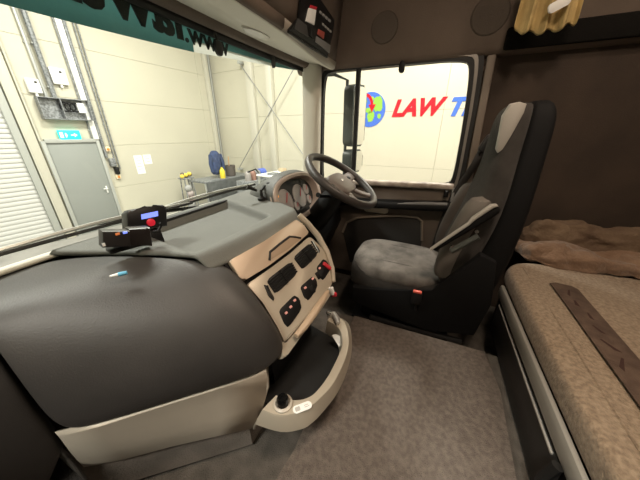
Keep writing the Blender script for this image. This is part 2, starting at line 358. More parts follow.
def blob(cx, cy, rx, ry, n, seed):
    rn = random.Random(seed); return [(cx + rx * (.78 + .35 * rn.random()) * math.cos(2 * math.pi * k / n), cy + ry * (.78 + .35 * rn.random()) * math.sin(2 * math.pi * k / n)) for k in range(n)]
b.poly(blob(.2, .12, .13, .19, 16, 3), .01, .013); b.poly(blob(.03, -.16, .1, .14, 14, 5), .01, .013); b.poly(blob(-.02, -.01, .13, .07, 12, 8), .01, .013)
b.poly(blob(-.18, .2, .1, .08, 12, 9), .01, .013); b.poly(blob(.25, -.15, .05, .06, 10, 11), .01, .013); b.poly(blob(.04, .25, .06, .05, 10, 2), .01, .013); b.build('continents', lime, t, smooth=0)
b = B(GM); ar = []; 
for k in range(9): a = R(110 - 95 * k / 8); ar.append((-.12 + .21 * math.cos(a), .05 + .32 * math.sin(a)))
for k in range(9): a = R(15 + 95 * k / 8); ar.append((-.12 + .14 * math.cos(a), .05 + .25 * math.sin(a)))
b.poly(ar, .013, .017); b.poly([(-.04, .12), (.15, .12), (.055, -.06)], .013, .017); b.build('arrow', red, t, smooth=0)
# things standing by the corner: bench, coat, bins
def wp(u, v, dist):   # a point of the plane parallel to the front wall at that distance
    return at(u, v, EY, EY * dist)
bt = wp(222, 178, 6.6); bxm = Mh.inverted() @ bt
t = thing('workbench', 'long dark grey workbench in the workshop corner', 'workbench', Mh @ Vector((bxm.x, 6.6, GZ)))
tz = bt.z; bw = 1.9; bcx = bxm.x + .22
B(Mh).box((bcx, 6.85, tz - .03), (bw, .8, .06), .01).build('top', dzinc, t)
B(Mh).box((bcx, 6.43, (tz + GZ) / 2), (bw - .04, .03, tz - GZ - .06), .005).build('front_panel', mat('bench_panel', (.09, .095, .095), .6, var=.2, vscale=9), t)
for ax in (-1, 1):
    for ay in (6.5, 7.2): B(Mh).box((bcx + ax * (bw / 2 - .04), ay, (tz + GZ) / 2), (.06, .06, tz - GZ), .005).build('leg', zinc, t)
jp = wp(218, 178, 6.75); j = Mh.inverted() @ jp
t = thing('work_coat', 'dark blue work coat hanging over a stand by the bench', 'coat', Mh @ Vector((j.x, 6.75, tz)))
b = B(Mh); rings = []
for zz, hx, hy in ((.08, .17, .1), (.25, .18, .11), (.5, .17, .11), (.66, .19, .11), (.76, .13, .09), (.82, .06, .06)): rings.append([(j.x + x * (1 + .1 * math.sin(7 * x / hx)), 6.75 + y, tz + zz) for x, y in sup(hx, hy, 2.6, 20)])
b.loft(rings); b.build('coat_body', mat('navy_cloth', (.045, .065, .14), .9, var=.4, vscale=9), t, sub=1)
for sgn in (-1, 1): B(Mh).tube([(j.x + sgn * .17, 6.72, tz + .7), (j.x + sgn * .23, 6.7, tz + .45), (j.x + sgn * .21, 6.68, tz + .2)], [.06, .055, .05], 10).build('sleeve', mat('navy_sleeve', (.04, .06, .13), .9), t)
B(Mh).tube([(j.x, 6.75, tz), (j.x, 6.75, tz + .2)], .03).build('stand', zinc, t)
def lathe_at(p, prof, name, m, lab, cat, n=16):
    return tag(B(Mh @ Matrix.Translation(p)).lathe(prof, n).build(name, m), lab, cat)
lathe_at((j.x + .03, 6.55, tz), [(.075, 0), (.08, .02), (.08, .22), (.05, .28), (.03, .3), (.03, .33)], 'canister', mat('yellow_plastic', (.75, .6, .05), .4), 'yellow canister standing in front of the blue coat', 'canister')
lathe_at((j.x + .5, 6.7, tz), [(.13, 0), (.15, .02), (.16, .34), (.145, .34), (.13, .05)], 'bucket', mat('brown_bin', (.1, .085, .075), .6), 'dark brown bucket beside the blue coat', 'bucket')
tag(B(Mh).tube([(j.x + .46, 6.7, tz + .05), (j.x + .48, 6.7, tz + .62)], .015).build('brush_handle', mat('wood_handle', (.5, .3, .15), .6)), 'brush handle standing in the dark brown bucket', 'brush')
# machine with blue motor
q = Mh.inverted() @ wp(254, 174, 5.3)
t = thing('pump_unit', 'grey pump unit with blue motor beside the workbench', 'pump', Mh @ Vector((q.x, 5.3, GZ)))
mz = q.z
B(Mh).box((q.x, 5.35, (mz - .15 + GZ) / 2), (.9, .5, mz - .15 - GZ), .02).build('cabinet', dzinc, t)
B(Mh @ Matrix.Translation((q.x + .32, 5.3, mz + .0)) @ Matrix.Rotation(R(90), 4, 'Y')).lathe([(.1, -.12), (.13, -.1), (.13, .1), (.09, .14)], 16).build('motor', mat('motor_blue', (.08, .13, .5), .4), t)
for k in range(3): B(Mh @ Matrix.Translation((q.x - .3 + .2 * k, 5.25, mz - .15))).lathe([(.09, 0), (.09, .2), (.07, .24), (.03, .27)], 12).build('cylinder', mat('cyl%d' % k, ((.3, .28, .27), (.35, .2, .16), (.28, .29, .3))[k], .5, .3), t)
B(Mh).tube([(q.x - .35, 5.2, mz + .1), (q.x - .1, 5.12, mz + .16), (q.x + .1, 5.2, mz + .02)], .02).build('hose', blackpl, t)
q = Mh.inverted() @ wp(277, 173, 4.4); TZ = q.z  # added table and items stand in for papers reflected in the windscreen
t = thing('reflection_table', 'pale table added to stand in for windscreen reflections', 'table', Mh @ Vector((q.x, 4.4, GZ)))
B(Mh).box((q.x, 4.4, TZ - .02), (1.0, .6, .04), .008).build('top', white_p, t)
for ax in (-1, 1):
    for ay in (-1, 1): B(Mh).box((q.x + ax * .45, 4.4 + ay * .25, (TZ + GZ) / 2 - .02), (.04, .04, TZ - GZ - .04), .004).build('leg', zinc, t)
for k, (dx_, dy_, w_, d_, h_, mm, nm, lab, ct) in enumerate(((-.3, -.1, .26, .18, .05, dzinc, 'added_tray', 'dark grey tray added for the reflected clutter', 'tray'), (.05, -.05, .22, .3, .012, paper, 'reflected_papers', 'white sheets standing in for reflected dash papers', 'papers'), (.32, .05, .2, .16, .09, mat('cardboard', (.45, .36, .24), .8), 'carton', 'small brown carton added for the reflected clutter', 'carton'))):
    b = B(Mh); b.poly(rrect(w_, d_, .02, 3, q.x + dx_, 4.4 + dy_), TZ, TZ + h_, .004); tag(b.build(nm, mm), lab, ct)
q = Mh.inverted() @ wp(186, 178, 6.2)
t = thing('glove_stand', 'wire stand topped with yellow and black gloves by the bench', 'stand', Mh @ Vector((q.x, 6.2, GZ)))
for sgn in (-1, 1):
    for sy in (-1, 1): B(Mh).tube([(q.x + sgn * .16, 6.2 + sy * .12, GZ), (q.x + sgn * .1, 6.2 + sy * .08, q.z)], .014).build('leg', dzinc, t)
B(Mh).box((q.x, 6.2, q.z), (.3, .26, .03), .01).build('shelf', dzinc, t)
for k in range(6):
    b = B(Mh); b.ball((q.x - .13 + .052 * k, 6.15 + .05 * (k % 2), q.z + .06 + .02 * ((k * 2) % 3)), (.05, .06, .05), 10, 6); b.build('glove', mat('glove%d' % k, ((.75, .55, .08), (.12, .1, .08))[k % 2], .8), t)
for k in range(5): B(Mh).ball((q.x - .05 + .03 * (k % 3), 6.12, q.z - .25 - .14 * k), (.1, .08, .09), 10, 6).build('scrap_bag', mat('scrap%d' % k, (.3 + .05 * (k % 3), .3, .29), .7), t)

# ================================================================ cab shell
XS, YB = 1.97, -1.30
fl = B(); fl.box((.5, .0, -.16), (1.46, 2.6, .32)); fl.box((1.62, .0, -.27), (.8, 2.6, .2))
tag(fl.build('floor', carpet, smooth=0), 'dark carpeted cab floor with raised engine tunnel', 'floor', kind='structure')
# side wall behind the door and the upper wall with its rolled lower lip
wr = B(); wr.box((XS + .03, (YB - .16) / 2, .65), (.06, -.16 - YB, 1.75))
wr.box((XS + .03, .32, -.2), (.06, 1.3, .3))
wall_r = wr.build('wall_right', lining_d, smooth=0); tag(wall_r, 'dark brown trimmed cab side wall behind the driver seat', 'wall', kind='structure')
prof = [(XS + .04, 1.455), (XS - .01, 1.452), (XS - .035, 1.462), (XS - .05, 1.49), (XS - .055, 1.56), (XS - .06, 1.7), (XS - .08, 1.95), (XS - .16, 2.15), (XS - .3, 2.25)]
b = B(); b.grid([[(x, y, z) for x, z in prof] for y in (-1.29, -.9, -.5, -.1, .3, .6, .8, .9, 1.02)])
up = b.build('upper_trim', lining, wall_r, smooth=50, solid=.03)
for (yc, zc, r) in ((.402, 1.647, .082), (-.155, 1.632, .09)):
    t = B(frame((XS - .0575, yc, zc), (0, -1, 0), (-0.035, 0, 1)))
    t.lathe([(r, -.004), (r, .001), (r * .985, .004), (r * .97, .001), (r * .95, .001), (r * .93, .0035), (.001, .0045)], 32); t.build('speaker_grille', mat('speaker_cloth', (.125, .10, .08), .9, bump=.8, bscale=500), wall_r)
b = B(); b.box((XS - .06, -.77, 1.515), (.03, 1.04, .10), .014); b.build('ledge_strip', mat('strip_black', (.012, .011, .010), .95, bump=.8, bscale=200, spec=.1), wall_r)  # rough black strip above the ledge of the side wall
for (yc, zc) in ((-.185, 1.40), (-.21, 1.06)): B(frame((XS, yc, zc), (0, -1, 0), (0, 0, 1))).lathe([(.012, -.002), (.012, .004), (.006, .008)], 12).build('trim_button', lining, wall_r)
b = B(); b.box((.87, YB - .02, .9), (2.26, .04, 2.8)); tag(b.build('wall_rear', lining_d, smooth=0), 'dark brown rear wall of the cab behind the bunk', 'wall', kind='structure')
b = B(); b.box((.87, -.14, 2.28), (2.3, 2.34, .04)); tag(b.build('ceiling', lining, smooth=0), 'brown lined high cab roof', 'ceiling', kind='structure')
b = B(); XN = -.24
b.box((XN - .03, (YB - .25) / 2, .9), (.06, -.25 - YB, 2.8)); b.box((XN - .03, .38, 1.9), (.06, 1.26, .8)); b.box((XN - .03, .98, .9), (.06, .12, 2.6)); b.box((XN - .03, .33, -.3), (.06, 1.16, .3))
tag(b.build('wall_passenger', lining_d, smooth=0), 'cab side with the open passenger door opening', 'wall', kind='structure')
pd = thing('door_3', 'unseen passenger door shut to cut light from the near side', 'door', (-.27, .32, -.15), kind='structure')  # door out of view, shut to hold back light from the near side
B().box((-.27, .32, .28), (.05, 1.12, .86), .01).build('panel', lining_d, pd)
B().box((-.27, .32, 1.10), (.006, 1.12, .78)).build('pane', glass2, pd, smooth=0)
for yy in (-.235, .875): B().box((-.27, yy, 1.10), (.04, .03, .8), .006).build('frame_post', rubber, pd)
b = B(); b.box((.87, 1.06, .2), (2.26, .04, .98)); b.box((.87, 1.06, 1.9), (2.26, .04, .8)); tag(b.build('wall_bulkhead', darkpl, smooth=0), 'dark front bulkhead under the windscreen', 'wall', kind='structure')
# windscreen
yg = lambda x: .95 + .07 * (1 - ((x - .85) / 1.08) ** 2)
xsn = [-.22 + 2.14 * k / 24 for k in range(25)]
wn = thing('window_1', 'large windscreen with teal printed band along its top', 'window', (.85, 1.0, .68), kind='structure')
b = B(); b.grid([[(x, yg(x) + .02 * (1 - t) , .68 + .82 * t) for x in xsn] for t in (0, .25, .5, .75, 1)]); b.build('pane', glass, wn, smooth=60)
zb = [(-.25, 1.335), (.4, 1.342), (.61, 1.354), (1.0, 1.38), (1.4, 1.42), (1.785, 1.455), (1.93, 1.47)]
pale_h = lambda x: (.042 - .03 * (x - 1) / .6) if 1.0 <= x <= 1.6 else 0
xbn = sorted(set([-.22 + 2.14 * k / 60 for k in range(61)] + [.9999, 1.0, 1.6, 1.6001]))
b = B(); b.grid([[(x, yg(x) + .012 + .006 * (1 - t), lerp(interp(x, zb) + pale_h(x), 1.52, t)) for x in xbn] for t in (0, .5, 1)]); bo = b.build('sun_band', teal, wn, smooth=60, solid=.003)
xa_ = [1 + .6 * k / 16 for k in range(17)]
b = B(); b.grid([[(x, yg(x) + .012 + .006 * (1 - h), interp(x, zb) + h * (pale_h(x) - .0005)) for x in xa_] for h in (0, 1)]); b.build('pale_patch', band_pale, wn, smooth=60)  # paler translucent patch along the lower edge of the band
def band_word(s, x, z, size, off):
    xc = x; sl = -.14 * (xc - .85) / 1.08 ** 2
    eu = Vector((-1, -sl, .0)); M = frame((xc, yg(xc) + .008, z), eu, (0, 0, 1))
    B(M).mesh(text_mesh(s, size, off, 0, .002)).build('lettering', ink, bo, smooth=0)
band_word('www.', 1.205, 1.408, .105, .002); band_word('lawtrucks', .955, 1.412, .205, .006)
# header, gasket, pillars
b = B(); b.grid([[(x, yg(x) - .012, z) for x in xsn] for z in (1.456, 1.50)]); tag(b.build('trim_5', rubber, solid=.012), 'black rubber gasket along the windscreen top', 'gasket', kind='structure')
hp = [(-.012, 1.478), (-.025, 1.473), (-.045, 1.48), (-.06, 1.50), (-.06, 1.53)]
b = B(); b.grid([[(x, yg(x) + dy - .008, z) for x in xsn] for dy, z in hp]); tag(b.build('trim_6', lining, solid=.01, smooth=60), 'brown padded header roll above the windscreen', 'trim', kind='structure')
b = B()
for xx in (XS - .06, XN + .05):
    sgn = 1 if xx > 1 else -1
    b.loft([[(xx + px, .90 + py + .02 * (1.1 - z), z) for px, py in sup(.045, .07, 3, 16)] for z in (.55, .8, 1.1, 1.4, 1.52)])
tag(b.build('trim_7', shelfm), 'grey moulded pillars at both ends of the windscreen', 'pillar', kind='structure')

# ---------------------------------------------------------------- driver's door
dr = thing('door_1', 'dark brown driver door with framed window, armrest and pocket', 'door', (1.95, .3, -.05), kind='structure')
DM = frame((1.95, 0, 0), (0, -1, 0), (0, 0, 1))      # local x = -Y, y = Z, z towards the cab middle
PX = (1, 0, 0)
def dl(u, v, x=1.95): p = at(u, v, PX, (x, 0, 0)); return (-p.y, p.z)
B(DM).poly([(-.86, -.1), (.17, -.1), (.185, .3), (.18, .70), (.1, .72), (-.86, .665)], -.02, .025, .012).build('panel', mat('door_trim', (.105, .082, .065), .7, bump=.3, bscale=250, var=.1), dr)
win = [(-.80, .665), (-.3, .70), (.11, .725), (.145, .76), (.138, 1.1), (.118, 1.41), (.08, 1.452), (-.4, 1.458), (-.77, 1.458), (-.82, 1.42), (-.83, 1.0), (-.83, .70)]
win = chaikin(win, 2, .22)
def off_loop(pts, d):
    cx = sum(p[0] for p in pts) / len(pts); cy = sum(p[1] for p in pts) / len(pts)
    return [(p[0] + d * (1 if p[0] > cx else -1), p[1] + d * (1 if p[1] > cy else -1)) for p in pts]
def ring(M, inner, outer, z0, z1, name, m, par):
    b = B(M); rows = [[(p[0], p[1], z0) for p in inner], [(p[0], p[1], z1) for p in inner], [(p[0], p[1], z1) for p in outer], [(p[0], p[1], z0) for p in outer]]
    b.grid(rows + [rows[0]], True); bmesh.ops.remove_doubles(b.bm, verts=b.bm.verts, dist=1e-6); return b.build(name, m, par, smooth=30)
ring(DM, off_loop(win, -.004), off_loop(win, .022), -.03, .012, 'window_seal', rubber, dr)
ring(DM, off_loop(win, .018), off_loop(win, .034), -.02, .018, 'window_frame', mat('frame_grey', (.24, .22, .2), .4, .3), dr)
ring(DM, off_loop(win, .034), off_loop(win, .058), -.03, .01, 'door_seal', rubber, dr)
B(DM).poly(win, -.012, -.008).build('pane', glass2, dr, smooth=0)
qb = dl(357, 100); B(DM).box((qb[0], 1.06, -.005), (.03, .8, .03), .004).build('quarter_bar', rubber, dr)
b = B(DM); b.loft([[(x, .712 + .02 * sstep(x, -.8, .1) + pz - .015, .02 + py) for py, pz in sup(.035, .022, 3, 14)] for x in (-.82, -.6, -.3, 0, .15)]); b.build('sill', mat('sill_scuffed', (.26, .21, .18), .5, col2=(.5, .44, .38), vscale=14), dr)
b = B(DM); b.loft([[(x, zc + py, pz + .06) for pz, py in sup(.05 * w_, .032, 3, 14)] for x, zc, w_ in ((-.78, .55, .5), (-.6, .555, .8), (-.35, .56, 1), (0, .58, 1.1), (.13, .59, 1.1), (.16, .592, .9))]); b.build('armrest', blackpl, dr)
b = B(DM); b.loft([[(x, zc + py, pz + .092) for pz, py in sup(.018, .012, 3, 12)] for x, zc in ((-.3, .563), (-.15, .585), (0, .603), (.13, .61))]); b.build('grab_rail', mat('grab_grey', (.2, .2, .2), .3), dr)
B(DM).poly(rrect(.19, .042, .02, 5, -.355, .503), .02, .045, .008).build('release_handle', mat('handle_light', (.6, .52, .42), .35), dr)
pk = [dl(u, v, 1.925) for u, v in ((343, 232), (347, 222), (358, 217.5), (380, 216), (400, 215.5), (417, 217), (422, 221), (422, 240), (418, 262), (350, 262))]
B(DM).poly(pk, .02, .03, .003).build('pocket', mat('pocket_dark', (.02, .018, .016), .8, bump=.3), dr)
B(DM).tube([(*p, .034) for p in pk[:8]], .009, 8).build('pocket_rim', mat('rim_tan', (.2, .165, .13), .4), dr)
B(DM).box((.115, .675, .05), (.025, .045, .06), .006).build('lock_button', blackpl, dr)
B(DM).box((.155, .63, .045), (.02, .17, .03), .006).build('pull_strap', mat('strap_grey', (.3, .3, .3), .4, .4), dr)
q = dl(402.5, 67); B(DM).poly(rrect(.035, .065, .016, 5, q[0], q[1] - .005), .02, .04, .008).build('blind_clip', blackpl, dr)
b = B(DM); b.box((.222, 1.08, .0), (.045, .76, .03), .01, Matrix.Rotation(R(2), 4, 'Z')); b.build('pillar_trim', mat('pillar_tan', (.19, .155, .125), .6), dr)
# driver side mirrors outside
mt = thing('wing_mirror', 'tall outside mirror with smaller wide angle mirror below it', 'mirror', (2.15, .78, .9))
M_ = frame((2.24, .62, 1.18), Vector((.82, -.25, 0)), (0, 0, 1))
B(M_).poly(rrect(.2, .46, .05), -.09, .0, .02).build('housing', mirror_h, mt)
B(M_).poly(rrect(.175, .43, .045), .0, .004).build('mirror_face', mirror_m, mt)
M2 = frame((2.24, .62, .83), Vector((.82, -.25, 0)), (0, 0, 1))
B(M2).poly(rrect(.19, .19, .05), -.09, .0, .02).build('small_housing', mirror_h, mt)
B(M2).poly(rrect(.165, .165, .045), .0, .004).build('small_mirror_face', mirror_m, mt)
B().tube([(2.04, .93, 1.46), (2.12, .80, 1.47), (2.2, .72, 1.44), (2.2, .72, .62), (2.1, .80, .58), (2.04, .95, .58)], .013, 10).build('bracket', mirror_h, mt)

# ================================================================ overhead console
oc = thing('overhead_console', 'brown overhead console with black radio and tachograph panel', 'console', (1.0, .78, 1.44))
xo = [-.2, .2, .6, .9, 1.1, 1.3, 1.5, 1.7, 1.86]
lowz = lambda x: 1.475 - .03 * sstep(x, 1.2, 1.7)
b = B(); b.grid([[(x, yg(x) - .06, 1.50), (x, .82, 1.487), (x, .74, lowz(x) + .006), (x, .715, lowz(x))] for x in xo]); b.build('shelf_underside', shelfm, oc, smooth=60, solid=.015)
b = B(); b.grid([[(x, .715, lowz(x)), (x, .70, lowz(x) + .008), (x, .693, lowz(x) + .03), (x, .692, lowz(x) + .042)] for x in [1.21, 1.3, 1.4, 1.5, 1.6, 1.7, 1.86]]); b.build('lower_lip', mat('lip_taupe', (.3, .265, .22), .5), oc, smooth=60, solid=.02)
b = B(); b.grid([[(x, .715, lowz(x)), (x, .70, lowz(x) + .008), (x, .695, lowz(x) + .03), (x, .696, lowz(x) + .05)] for x in [-.2, .2, .6, .9, 1.1, 1.21]]); b.build('face_roll', lining, oc, smooth=60, solid=.02)
b = B(); b.grid([[(x, .696, lowz(x) + .046), (x, .685 + .0 * x, lowz(x) + .12), (x, .67, lowz(x) + .22), (x, .65, 1.85), (x, .62, 2.26)] for x in xo]); b.build('face', lining, oc, smooth=60, solid=.03)
OM = frame((1.22, .6925, 1.475), (1, 0, 0), (0, -.15, 1))
def ol(u, v): return loc2(OM, at(u, v, OM.col[2][:3], OM.translation))
pl = [ol(u, v) for u, v in ((287, 30), (297, 18), (299, 0), (300, -8), (318, -2), (333, 20), (331, 35), (326, 56))]
B(OM).poly(pl, .0, .012, .004).build('radio_panel', blackpl, oc)
def oq(pts, h0, h1, name, m, lab=None): return B(OM).poly([ol(*p) for p in pts], h0, h1, min(.002, (h1 - h0) / 3)).build(name, m, oc, lab)
oq([(303, 21), (306, 8), (313, 10), (311, 25)], .012, .02, 'sticker', paper, 'white paper sticker with red header')
oq([(307, 8), (308, 5), (314, 7), (313, 10)], .012, .019, 'sticker_header', redlamp)
oq([(292, 29), (295, 18), (304, 25), (306, 37)], .012, .015, 'blank_cover', mat('blank_grey', (.06, .06, .06), .4))
oq([(315, 34), (316, 29), (322, 32), (321, 39)], .012, .018, 'red_label', mat('label_red', (.4, .08, .06), .5))
oq([(313, 42), (314, 36), (328, 45), (327, 53)], .012, .018, 'tachograph', mat('tacho_grey', (.25, .25, .25), .4, .3))
oq([(307, 36), (308, 26), (312, 28), (311, 39)], .012, .022, 'card_slot', rubber)
for k in range(4): oq([(317 + 3 * k, 13 + 2.6 * k), (317.4 + 3 * k, 10.5 + 2.6 * k), (319.4 + 3 * k, 12 + 2.6 * k), (319 + 3 * k, 14.7 + 2.6 * k)], .012, .017, 'radio_key', mat('key%d' % k, (.3, .3, .3), .4))
for k in range(4): oq([(320 + 2.4 * k, 25 + 2.2 * k), (320.3 + 2.4 * k, 22.8 + 2.2 * k), (322 + 2.4 * k, 24 + 2.2 * k), (321.7 + 2.4 * k, 26.3 + 2.2 * k)], .012, .016, 'menu_key', mat('mkey%d' % k, (.4, .4, .38), .4))
B(OM).tube([(*ol(u, v), .006) for u, v in ((287, 31.5), (306, 45), (326, 57))], .006, 6).build('seam', rubber, oc)
# oval lamp glass in the underside
M_ = frame((1.225, .858, 1.4905), (1, -.15, 0), (0, -1, .05))
B(M_).poly([(.085 * math.cos(k * math.pi / 12), .028 * math.sin(k * math.pi / 12)) for k in range(24)], -.002, .008, .004).build('lamp_lens', mat('lens_frost', (.62, .6, .55), .25), oc)
B(M_).poly([(.11 * math.cos(k * math.pi / 12) + .02, .036 * math.sin(k * math.pi / 12)) for k in range(24)], -.004, .003, .002).build('lamp_bezel', shelfm, oc)
# visor clips on the header
for (xx, z_, lab) in ((1.10, 1.40, 'dark round clip hanging over the teal band lettering'), (1.52, 1.43, 'small grey clip at the windscreen top near the driver')):
    t = thing('visor_clip', lab, 'clip', (xx, yg(xx) - .05, z_ - .02))
    B().tube([(xx, yg(xx) - .02, 1.475), (xx, yg(xx) - .03, z_ + .02)], .006).build('stalk', darkpl, t)
    M_ = frame((xx, yg(xx) - .03, z_ + .012), (1, 0, 0), (0, 0, 1)); B(M_).poly(sup(.022 if xx < 1.3 else .014, .03, 2.4, 18), -.006, .008, .003).build('pad', darkpl, t)

# ================================================================ dashboard
da = thing('dashboard', 'wide dark soft dashboard with champagne silver centre panel', 'dashboard', (.6, .7, .0))
def rowpts(pts, n=6): return pts
secs = [((.06, 1.03, .69), (.085, .93, .70), (.09, .83, .695), (.085, .775, .62), (.082, .735, .50), (.088, .722, .38)),
        ((.12, 1.03, .695), (.15, .90, .705), (.165, .785, .697), (.15, .70, .61), (.135, .655, .49), (.14, .658, .38)),
        ((.22, 1.03, .70), (.245, .87, .711), (.268, .715, .70), (.24, .605, .62), (.215, .56, .49), (.215, .583, .38)),
        ((.29, 1.02, .703), (.33, .84, .713), (.365, .65, .70), (.35, .50, .62), (.335, .43, .49), (.336, .459, .38)),
        ((.335, .94, .707), (.385, .77, .713), (.425, .575, .70), (.43, .43, .62), (.434, .345, .49), (.434, .363, .38)),
        ((.36, .88, .709), (.43, .70, .713), (.465, .535, .698), (.485, .42, .60), (.492, .335, .49), (.495, .342, .40)),
        ((.37, .86, .70), (.455, .63, .70), (.525, .535, .688), (.528, .44, .57), (.522, .362, .46), (.512, .350, .40))]
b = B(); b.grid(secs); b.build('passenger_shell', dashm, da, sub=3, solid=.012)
# dark end panel towards the passenger door
b = B(); b.grid([[(-.235, 1.03, .685), (-.235, .92, .69), (-.235, .86, .66), (-.235, .80, .5), (-.235, .79, .3), (-.235, .83, .05)],
                 [(-.05, 1.03, .685), (-.05, .92, .69), (-.05, .85, .66), (-.05, .785, .5), (-.05, .77, .3), (-.05, .82, .05)],
                 [(.075, 1.03, .68), (.075, .92, .69), (.08, .84, .685), (.078, .785, .6), (.076, .745, .45), (.075, .74, .3)],
                 [(.10, 1.03, .67), (.10, .93, .68), (.105, .86, .66), (.10, .80, .58), (.10, .77, .45), (.10, .76, .3)]]); b.build('end_panel', darkpl, da, sub=2, solid=.01)
# upper cover with the shallow document tray
xl = [(.524, .462), (.616, .455), (.71, .43), (.855, .373), (.988, .315), (1.05, .29)]
yr = [(0, .55), (.25, .53), (.6, .512), (1, .515)]
xr = [(.5, .95), (.58, 1.01), (.66, 1.055), (.75, 1.10), (.85, 1.16), (1.03, 1.28)]
def inside(x, y):
    return sstep((1.01 - .36 * (.965 - y)) - x, 0, .032) * sstep(x - (.46 + .15 * (y - .63)), 0, .05) * sstep(.985 - y, 0, .014) * sstep(y - .61, 0, .04)
NX, NY = 90, 56; rows = []
for j in range(NY + 1):
    r_ = []
    for i in range(NX + 1):
        s_ = i / NX; t_ = j / NY; y0 = interp(s_, yr); y = lerp(y0, 1.03, t_); x = lerp(interp(y, xl), interp(y, xr), s_)
        z = .722 - .05 * (1 - sstep(y - y0, -.02, .055)) - .012 * (1 - sstep(x - interp(y, xl), -.005, .012)) - .036 * inside(x, y) + .008 * sstep(x, .9, 1.25)
        r_.append((x, y, z))
    rows.append(r_)
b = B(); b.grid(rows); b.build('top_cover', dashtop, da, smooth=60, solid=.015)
B().box((.78, .992, .712), (.52, .022, .024), .004).build('tray_strip', rubber, da)  # black strip along the tray edge nearest the windscreen
# lower champagne bin below the passenger shell
top_ = [(.088, .727), (.14, .664), (.215, .589), (.336, .465), (.434, .369)]; bot_ = [(.103, .786), (.16, .70), (.24, .60), (.32, .49), (.381, .405)]
rows = [[(x, y + .012, .385) for x, y in top_], [(x, y, .375) for x, y in top_], [(x + .002, y + .006, .31) for x, y in top_]]
rows += [[(lerp(a[0], c[0], t_), lerp(a[1], c[1], t_) + .006 - .012 * math.sin(t_ * 3.1), lerp(.31, .16, t_)) for a, c in zip(top_, bot_)] for t_ in (.35, .7, 1)]
rows += [[(c[0] + .03, c[1] + .06, .145) for c in bot_]]
b = B(); b.grid(rows); b.build('lower_bin', silver2, da, smooth=25, solid=.01)
b = B(); sec = [(.434, .381, .385), (.436, .375, .31), (.41, .39, .23), (.381, .405, .16)]; b.grid([sec, [(x + .07, y + .05, z) for x, y, z in sec]]); b.build('bin_side', silver2, da, solid=.008)
# body behind the panels, so that nothing is hollow
b = B(frame((.47, 0, 0), (0, 1, 0), (0, 0, 1))); 
b.poly([(.545, .675), (.36, .42), (.44, .25), (1.02, .25), (1.02, .675)], .04, .43); b.build('centre_body', blackpl, da, smooth=0)
B().poly([(.10, .80), (.40, .44), (.52, .44), (.52, 1.02), (.10, 1.02)], .02, .20).build('footwell_body', mat('footwell_carpet', (.2, .172, .148), .9, bump=.5, bscale=200, var=.2, vscale=12), da, smooth=0)
b = B(frame((.89, 0, 0), (0, 1, 0), (0, 0, 1)))
b.poly([(.72, .565), (.66, .52), (.64, .38), (.78, .05), (1.03, .05), (1.03, .66), (.85, .66), (.8, .57)], .0, 1.04, .02); b.build('driver_lower_dash', blackpl, da)
# centre panel
cTL, cTR, cBR, cBL = Vector((.522, .542, .68)), Vector((.913, .467, .70)), Vector((.854, .315, .44)), Vector((.49, .34, .42))
nrm = (cTR - cBL).cross(cTL - cBR).normalized()
cc = (cTL + cTR + cBR + cBL) / 4
CM = frame(cc, cTR - cTL, cTL - cBL)
nC = Vector(CM.col[2][:3])
def cl(u, v): return loc2(CM, at(u, v, nC, cc))
def cq(pts, h0, h1, name, m, par, lab=None, bev=.002): return B(CM).poly(chaikin([cl(*p) for p in pts], 2, .12 if len(pts) < 8 else .06), h0, h1, min(bev, abs(h1 - h0) / 2.5)).build(name, m, par, lab)
cp = cq([(246, 285), (270, 268.5), (290, 253.5), (309, 237), (320, 247), (329, 262), (333.5, 278), (330, 286), (316, 304), (284, 343), (277, 328), (262, 303)], -.02, .006, 'centre_panel', silver, da, 'champagne silver switch and vent panel', .005)
lid = cq([(227, 262.5), (262, 243), (294, 221), (301, 226), (307, 234), (288, 251), (266, 267.5), (243, 281.5), (238, 280)], -.02, .018, 'storage_lid', mat('lid_champagne', (.56, .44, .33), .4, .2), da, None, .006)
cq([(267, 262), (267.5, 254), (287, 239), (293, 239.5), (299, 240), (284, 252)], .016, .0195, 'lid_recess', mat('recess_champagne', (.40, .30, .21), .5), lid)
B(CM).tube([(*cl(u, v), .019) for u, v in ((267, 262), (267.5, 254), (277, 246), (287, 238.5), (293, 239), (298, 240))], .0048, 6).build('recess_shadow', rubber, lid)  # black tube stands in for the shadow along the top of the recess
def vent(pts, flip):
    v = cq(pts, .0, .009, 'air_vent', rubber, cp, None, .002)
    a, b_, c_, d_ = [Vector(cl(*p)) for p in pts]
    for k in range(1, 6):
        p, q = (a.lerp(d_, k / 6), b_.lerp(c_, k / 6)); B(CM).tube([(p.x, p.y, .011), (q.x, q.y, .011)], .0035, 6).build('slat', blackpl, v)
    p, q = a.lerp(b_, .5), d_.lerp(c_, .5); B(CM).tube([(p.x, p.y, .013), (q.x, q.y, .013)], .004, 6).build('vane', blackpl, v)
vent([(265, 281), (289.5, 262), (296.5, 274), (274.5, 295)], 0); vent([(292, 258), (308.5, 243.5), (317, 255), (301.5, 270.5)], 1)
def switches(pts, dots):
    s_ = cq(pts, .0, .010, 'switch_block', blackpl, cp, None, .003)
    for i, (u, v) in enumerate(dots):
        x, y = cl(u, v); B(CM).box((x, y, .011), (.011, .008, .006), .002).build('switch_symbol', mat('sym', (.75, .35, .3), .4, emit=.15), s_)
switches([(277.5, 311), (293, 295.5), (298, 299), (300.5, 309), (287, 328), (283, 324)], [(284.5, 313.5), (289, 307.5), (293, 301)])
switches([(299, 287.5), (311, 277), (315, 280), (316, 288), (307.5, 301), (303, 298)], [(303.5, 288.5), (311, 279.5)])
switches([(315.5, 268), (322, 259.5), (326, 262), (329, 270), (322, 281), (318, 277)], [(318, 269)])
